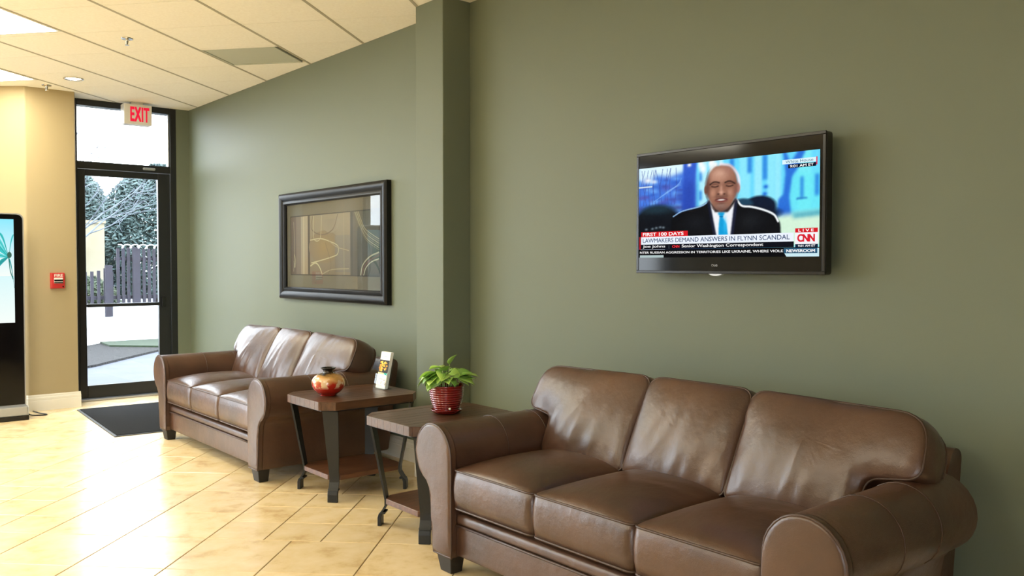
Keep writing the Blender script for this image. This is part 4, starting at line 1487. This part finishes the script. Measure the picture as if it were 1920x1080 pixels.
    r.ell(.503, .590, .019, .008, (.88, .84, .82), .4)
    r.stroke(bez([(.470, .592), (.503, .609), (.537, .590)], 8), .004, (.34, .19, .18), .8)
    r.blob(.503, .553, .022, .007, (.40, .26, .23), .7)
    out = ~(r.blur((hm > .02).astype(float), 1) > 0)
    r.a[out] = keep[out]
    r.grain(.018, 1)
    r.make('broadcast_picture', fn, 'screen', sc)
    p = Pic()
    # captions: coloured bars
    p.rect(0, 1, 0, .09, (.012, .016, .03))
    p.rect(.016, .311, .230, .286, (.86, .10, .14))
    p.rect(.004, .014, .09, .232, (.70, .10, .14))
    p.rect(.016, .880, .146, .230, (.93, .96, 1.0))
    p.rect(.014, .881, .091, .146, (.02, .035, .085))
    p.rect(.886, .995, .118, .270, (.97, .96, .98))
    p.rect(.887, .993, .229, .270, (.84, .10, .14))
    p.rect(.888, .994, .088, .118, (.05, .14, .24))
    p.rect(.833, .992, .032, .080, (.16, .34, .46), (.20, .40, .52))
    p.poly([(.836, .032), (.992, .032), (.992, .08), (1, .08), (1, 0), (.846, 0)], (.80, .92, .95))
    p.rect(.833, .992, .032, .080, (.14, .31, .43), (.20, .40, .52))
    p.rect(.009, .163, 0, .026, (.70, .78, .78))
    p.rect(.822, .984, .890, .932, (.88, .97, 1.0))
    p.rect(.851, .983, .848, .884, (.02, .06, .16))
    p.rect(.983, .989, .86, .935, (.85, .25, .4))
    p.stroke([(.197, .098), (.197, .132)], .0015, (.5, .55, .6), ASP)
    p.rect(.014, .172, .086, .089, (.8, .85, .9))
    p.v = [(min(max(x, 0), 1), min(max(y, 0), 1), l) for x, y, l in p.v]
    p.make('caption_bars', fn, 'screen', sc)
    D = (p.layer + 3) * 0.00008
    def T(body, x0, x1, y0, y1, col, bold=0.0, space=1.0):
        return text_fit('caption', body, x0, x1, y0, y1, fn, 'screen', sc, col, bold, space, D)
    W_ = (1, 1, 1)
    T('FIRST 100 DAYS', .029, .287, .240, .277, W_, .022)
    T('LAWMAKERS DEMAND ANSWERS IN FLYNN SCANDAL', .029, .862, .166, .213, (.05, .20, .40), .006)
    T('Joe Johns', .029, .174, .103, .138, W_, .012)
    T('CNN', .218, .262, .105, .134, (.92, .18, .22), .03, .82)
    T('Senior Washington Correspondent', .276, .731, .098, .138, W_, .010)
    T('NTER RUSSIAN AGGRESSION IN TERRITORIES LIKE UKRAINE, WHERE VIOLE', .010, .830, .040, .068, W_, .014)
    T('L I V E', .903, .975, .236, .262, W_, .024)
    T('CNN', .898, .981, .140, .213, (.86, .10, .18), .045, .80)
    T('9:01 AM ET', .902, .983, .093, .112, W_, .02)
    T('NEWSROOM', .846, .982, .041, .070, W_, .03)
    T('White House', .838, .970, .897, .925, (.25, .45, .55), .004)
    T('9:01 AM ET', .860, .972, .853, .878, W_, .02)
    text_fit('brand_lettering', 'LG', 0.468, 0.486, -.095, -.076, lambda s, u, d: (-0.0034 - d, yl - s * W, zb + u * H), 'silver', t, None, .01)
    lg = nb()
    tube(lg, [(-0.0034, yl - (0.459 + 0.005 * math.cos(k / 20 * 2 * PI)) * W, zb + (-.085 + 0.011 * math.sin(k / 20 * 2 * PI)) * H) for k in range(20)], 0.0008, 4, closed=True)
    build('brand_ring', lg, 'silver', t)
    # curved light chin under the lower edge
    ch = [(-0.001, (k - 10) / 10 * 0.035, -hh - 0.009 * (1 - ((k - 10) / 10) ** 2)) for k in range(21)]
    bm = prism(nb(), [(y + 0.03, z) for _, y, z in ch], 'x', 0.0, 0.02)
    build('power_indicator', bm, 'silver', t)


television()


# ------------------------------------------------------------------ framed picture
def picture():
    Y0, Y1, Z0, Z1 = 4.79, 6.38, 0.974, 1.782
    cy, cz = (Y0 + Y1) / 2, (Z0 + Z1) / 2
    hw, hh = (Y1 - Y0) / 2, (Z1 - Z0) / 2
    t = empty('framed_picture', (WX, cy, cz))
    tag(t, 'large black framed abstract print under glass above the far sofa', 'framed picture')
    prof = [(0.0, 0.0), (0.0, -0.034), (0.010, -0.044), (0.030, -0.046), (0.050, -0.038), (0.058, -0.030), (0.066, -0.034), (0.080, -0.036), (0.088, -0.026), (0.090, -0.016), (0.090, 0.0)]
    # four mitred mouldings: (inset, x)
    def side(a, b, na, nb_):
        bm = nb()
        A = [bm.verts.new((x, a[0] + na[0] * i, a[1] + na[1] * i)) for i, x in prof]
        B = [bm.verts.new((x, b[0] + nb_[0] * i, b[1] + nb_[1] * i)) for i, x in prof]
        n = len(prof)
        bm.faces.new(A); bm.faces.new(B[::-1])
        for i in range(n): bm.faces.new((A[i], B[i], B[(i + 1) % n], A[(i + 1) % n]))
        build('moulding', bm, 'frame_black', t, smooth=0.7)
    c = [(-hw, -hh), (hw, -hh), (hw, hh), (-hw, hh)]
    inn = [(1, 1), (-1, 1), (-1, -1), (1, -1)]
    for k in range(4): side(c[k], c[(k + 1) % 4], inn[k], inn[(k + 1) % 4])
    build('mat_board', box(nb(), -0.010, -0.004, -hw + 0.08, hw - 0.08, -hh + 0.08, hh - 0.08), 'matboard', t)
    build('glass', box(nb(), -0.0175, -0.0155, -hw + 0.086, hw - 0.086, -hh + 0.086, hh - 0.086), 'glass', t)
    # print: metres from the left (Y=6.225) and from the bottom (z=1.165)
    PY, PZ = 6.225, 1.163
    W, H = 1.30, 0.435
    def fn(a, b, d): return (-0.0105 - d, PY - cy - a, PZ - cz + b)
    p = Pic()
    p.rect(-.008, W + .008, -.008, H + .008, (.16, .13, .09))
    p.rect(0, W, 0, H, (.56, .47, .35), (.60, .52, .39))
    p.rect(0, .09, 0, H, (.38, .29, .21), (.46, .36, .27))
    p.rect(.09, .17, 0, H, (.50, .40, .30), (.56, .46, .35))
    p.rect(.17, .28, 0, H, (.70, .60, .46), (.74, .66, .52))
    p.rect(.205, .225, 0, H, (.82, .73, .58))
    p.rect(.285, .315, 0, H, (.27, .22, .16))
    p.rect(.32, .92, 0, H, (.55, .46, .33), (.66, .58, .44))
    p.ell(.54, .20, .24, .12, (.66, .53, .28), (.58, .48, .33))
    p.rect(.70, .92, .02, .28, (.50, .44, .35), (.56, .50, .40))
    p.rect(.92, .955, 0, H, (.20, .18, .14))
    p.rect(.955, W, 0, H, (.30, .28, .22), (.38, .36, .28))
    p.ell(.64, .40, .14, .10, (.62, .54, .42), (.66, .58, .45), a0=PI, a1=2 * PI)
    L1 = (.86, .79, .58); L2 = (.72, .64, .48)
    def st(pts, wd, col): p.stroke(bez(pts, 60), wd * .72, col)
    st([(.36, .43), (.345, .335), (.505, .29), (.67, .325), (.745, .43)], .006, (.48, .39, .28))
    st([(.38, .43), (.375, .32), (.39, .255), (.46, .25), (.49, .30), (.50, .43)], .004, L1)
    st([(.32, .254), (.48, .262), (.62, .24), (.742, .205), (.74, .15), (.67, .13), (.50, .105), (.335, .085)], .0055, L1)
    st([(.322, .062), (.40, .085), (.46, .06), (.51, 0)], .008, L1)
    st([(.50, .0), (.60, .028), (.70, .04), (.90, .045)], .005, L2)
    st([(.60, .25), (.72, .20), (.90, .17)], .004, L2)
    st([(.56, .23), (.64, .08), (.60, 0)], .003, (.45, .38, .26))
    st([(.05, .40), (.06, .2), (.045, .02)], .004, L2)
    st([(.06, .15), (.075, .1), (.065, .05), (.05, .1)], .004, L1)
    for k in range(6):
        o = k * .011
        st([(.975 + o, .435), (1.05 + o, .33), (1.14 + o * .6, .235 + o), (1.30, .17 + o * 1.3)], .0032, (.80, .74, .56) if k % 2 else (.58, .52, .38))
    st([(1.06, 0), (1.09, .07), (1.18, .125), (1.30, .155)], .007, (.82, .77, .62))
    st([(1.08, 0), (1.11, .06), (1.19, .105), (1.30, .132)], .007, (.50, .34, .27))
    st([(1.10, 0), (1.13, .05), (1.20, .09), (1.30, .112)], .006, (.86, .82, .68))
    p.rect(.83, .834, 0, H, (.78, .70, .52))
    # trim everything to the sheet
    p.v = [(min(max(x, -.008), W + .008), min(max(y, -.008), H + .008), l) for x, y, l in p.v]
    p.c = [(c[0] * .74, c[1] * .76, c[2] * .78) for c in p.c]
    p.make('art_print', fn, 'print', t, dl=0.00004)


picture()


# ------------------------------------------------------------------ lobby things by the door
def kiosk():
    ox, oy = 1.09, 7.85
    t = empty('display_kiosk', (ox, oy, 0))
    tag(t, 'tall black advertising display kiosk with a lit palm tree screen', 'display kiosk')
    x0, x1 = 0.75 - ox, 1.437 - ox
    z0, z1 = 0.11, 1.642
    bm = prism(nb(), rounded([(x0, z0), (x1, z0), (x1, z1), (x0, z1)], [0.01, 0.01, 0.055, 0.055], 8), 'y', -0.055, 0.03)
    build('body', bm, 'silver', t, smooth=0.5)
    g = 0.010
    bm = prism(nb(), rounded([(x0 + g, z0 + g), (x1 - g, z0 + g), (x1 - g, z1 - g), (x0 + g, z1 - g)], [0.006, 0.006, 0.048, 0.048], 8), 'y', -0.0585, -0.055)
    fr = build('front_glass', bm, 'black_gloss', t)
    sx0, sx1, sz0, sz1 = 0.822 - ox, 1.366 - ox, 0.775, 1.594
    def fn(a, b, d): return (sx0 + a * (sx1 - sx0), -0.0588 - d, sz0 + b * (sz1 - sz0))
    p = Pic()
    p.poly([(0, 0), (1, 0), (1, 1), (0, 1)], None, [(.97, 1, .98), (.97, 1, .98), (.70, .96, 1), (.75, .97, 1)])
    p.poly([(0, .45), (1, .45), (1, 1), (0, 1)], None, [(.97, 1, .98), (.97, 1, .98), (.55, .92, 1), (.62, .94, 1)])
    cx, cy = .93, .635
    G = [(.25, .80, .80), (.35, .86, .86), (.18, .66, .66)]
    for k, (dx, dy, droop) in enumerate(((-.35, .14, -.05), (-.42, -.02, -.12), (-.25, -.16, -.1), (-.12, .24, .0), (.07, .22, 0), (.07, -.2, -.1), (-.38, .22, -.02), (-.2, .20, .02))):
        L = bez([(cx, cy), (cx + dx * .5, cy + dy * .6 + .02), (cx + dx, cy + dy + droop)], 16)
        n = len(L)
        wds = [.028 * math.sin(PI * min(1, (q + .6) / n)) for q in range(n)]
        up = [(x, y + wds[q]) for q, (x, y) in enumerate(L)]; dn = [(x, y - wds[q] * .9) for q, (x, y) in enumerate(L)]
        p.poly([(min(x, .999), y) for x, y in up + dn[::-1]], G[k % 3])
        p.stroke([(min(x, .997), y) for x, y in L], .002, (.12, .50, .52))
    p.stroke(bez([(cx, cy), (.95, .5), (.985, .42)], 12), .006, (.20, .50, .46))
    p.ell(cx + .01, cy + .02, .03, .03, (.25, .42, .36), n=12)
    p.make('display', fn, 'screen', fr)
    pl_ = rounded([(0.70 - ox, -0.115), (1.445 - ox, -0.115), (1.445 - ox, 0.11), (0.70 - ox, 0.11)], 0.02, 4)
    build('base_plinth', prism(nb(), pl_, 'z', 0.035, 0.11), 'silver', t, bevel=0.008)
    pl2 = rounded([(0.70 - ox, -0.12), (1.448 - ox, -0.12), (1.448 - ox, 0.11), (0.70 - ox, 0.11)], 0.02, 4)
    build('base_foot', prism(nb(), pl2, 'z', 0.0, 0.035), 'black_plastic', t)
    c = build('power_cable', tube(nb(), bez([(1.452, 7.975, 0.07), (1.462, 7.965, 0.045), (1.49, 7.93, 0.007), (1.56, 7.86, 0.006), (1.60, 7.88, 0.006), (1.57, 7.98, 0.006), (1.545, 8.12, 0.006)], 40), 0.005, 6), 'cable', smooth=True)
    tag(c, 'thin black power cable curling on the floor behind the kiosk base', 'cable')


kiosk()


def pull_station():
    ox, oy, oz = 1.752, TAN_Y, 1.098
    t = empty('fire_alarm_pull', (ox, oy, oz))
    tag(t, 'small red fire alarm pull station on the tan wall', 'fire alarm')
    hw, hh = 0.052, 0.064
    build('body', box(nb(), -hw, hw, -0.04, 0, -hh, hh), 'red', t, bevel=0.005)
    build('backplate', box(nb(), -hw - 0.003, hw + 0.003, -0.008, 0.0, -hh - 0.003, hh + 0.003), 'red', t)
    build('handle', box(nb(), -0.034, 0.034, -0.052, -0.04, -0.022, 0.026), 'white_plastic', t, bevel=0.003)
    build('handle_bar', box(nb(), -0.034, 0.034, -0.0545, -0.052, -0.005, 0.010), 'black_plastic', t)
    build('handle_bar', box(nb(), -0.034, 0.034, -0.0545, -0.052, -0.020, -0.012), 'black_plastic', t)
    def fn(x, y, d): return (x, -0.0406 - d, y)
    text_fit('lettering', 'FIRE', -0.030, 0.036, 0.034, 0.056, fn, 'white_plastic', t, None, .03)
    build('lock', lathe(nb(), [(0, 0), (0.006, 0), (0.006, 0.004), (0, 0.004)], 14), 'black_plastic', t, loc=(0.036, -0.042, -0.05)).rotation_euler = (PI / 2, 0, 0)


pull_station()


def exit_sign():
    ox, oy, oz = 2.47, 8.40, 2.605
    t = empty('exit_sign', (ox, oy, oz))
    tag(t, 'lit red letter exit sign hanging from the ceiling above the door', 'exit sign')
    hw, hh = 0.122, 0.092
    build('housing', box(nb(), -hw, hw, -0.11, 0.0, -hh, hh), 'white_plastic', t, bevel=0.006)
    build('face_plate', box(nb(), -hw + 0.006, hw - 0.006, -0.113, -0.11, -hh + 0.006, hh - 0.006), 'white_plastic', t)
    build('ceiling_mount', box(nb(), -0.05, 0.05, -0.08, -0.02, hh, CZ - oz), 'white_plastic', t)
    def fn(x, y, d): return (x, -0.1136 - d, y)
    text_fit('lettering', 'EXIT', -0.070, 0.098, -0.066, 0.068, fn, 'exit_red', t, None, .045, 1.08)


exit_sign()


def ceiling_bits():
    def sprinkler(x, y, label):
        t = empty('sprinkler_head', (x, y, CZ))
        tag(t, label, 'sprinkler', 'ceiling sprinklers')
        build('escutcheon', lathe(nb(), [(0, 0), (0.038, 0), (0.036, -0.006), (0.016, -0.008), (0, -0.008)], 24), 'chrome', t, smooth=0.6)
        build('stem', lathe(nb(), [(0, -0.008), (0.011, -0.008), (0.010, -0.022), (0.005, -0.040), (0, -0.040)], 16), 'chrome', t, smooth=0.6)
        build('deflector', lathe(nb(), [(0, -0.040), (0.014, -0.042), (0.014, -0.045), (0, -0.046)], 16), 'chrome', t, smooth=0.6)
    sprinkler(1.726, 6.01, 'metal sprinkler head in the ceiling tile beside the light panel')
    sprinkler(1.66, 8.00, 'metal sprinkler head in the ceiling close to the tan column')
    t = empty('recessed_downlight', (1.765, 7.575, CZ))
    tag(t, 'small round recessed downlight glowing near the door', 'downlight')
    build('trim_ring', lathe(nb(), [(0.060, 0), (0.074, -0.001), (0.076, -0.005), (0.070, -0.008), (0.058, -0.005), (0.056, 0.0)], 36), 'chrome', t, smooth=True)
    build('lamp', lathe(nb(), [(0, -0.012), (0.03, -0.010), (0.050, -0.003), (0.057, 0.0), (0, 0.0)], 30), 'bulb', t, smooth=True)


ceiling_bits()


def door_mat():
    t = empty('door_mat', (2.275, 7.235, 0.0), math.radians(-3.4))
    tag(t, 'charcoal entrance mat on the floor in front of the glass door', 'mat')
    hx, hy = 0.47, 0.71
    build('rim', prism(nb(), rounded([(-hx, -hy), (hx, -hy), (hx, hy), (-hx, hy)], 0.01, 3), 'z', 0.0, 0.006), 'mat_rim', t)
    build('pile', prism(nb(), [(-hx + 0.02, -hy + 0.02), (hx - 0.02, -hy + 0.02), (hx - 0.02, hy - 0.02), (-hx + 0.02, hy - 0.02)], 'z', 0.006, 0.011), 'mat_rug', t, bevel=0.002, segs=1)


door_mat()
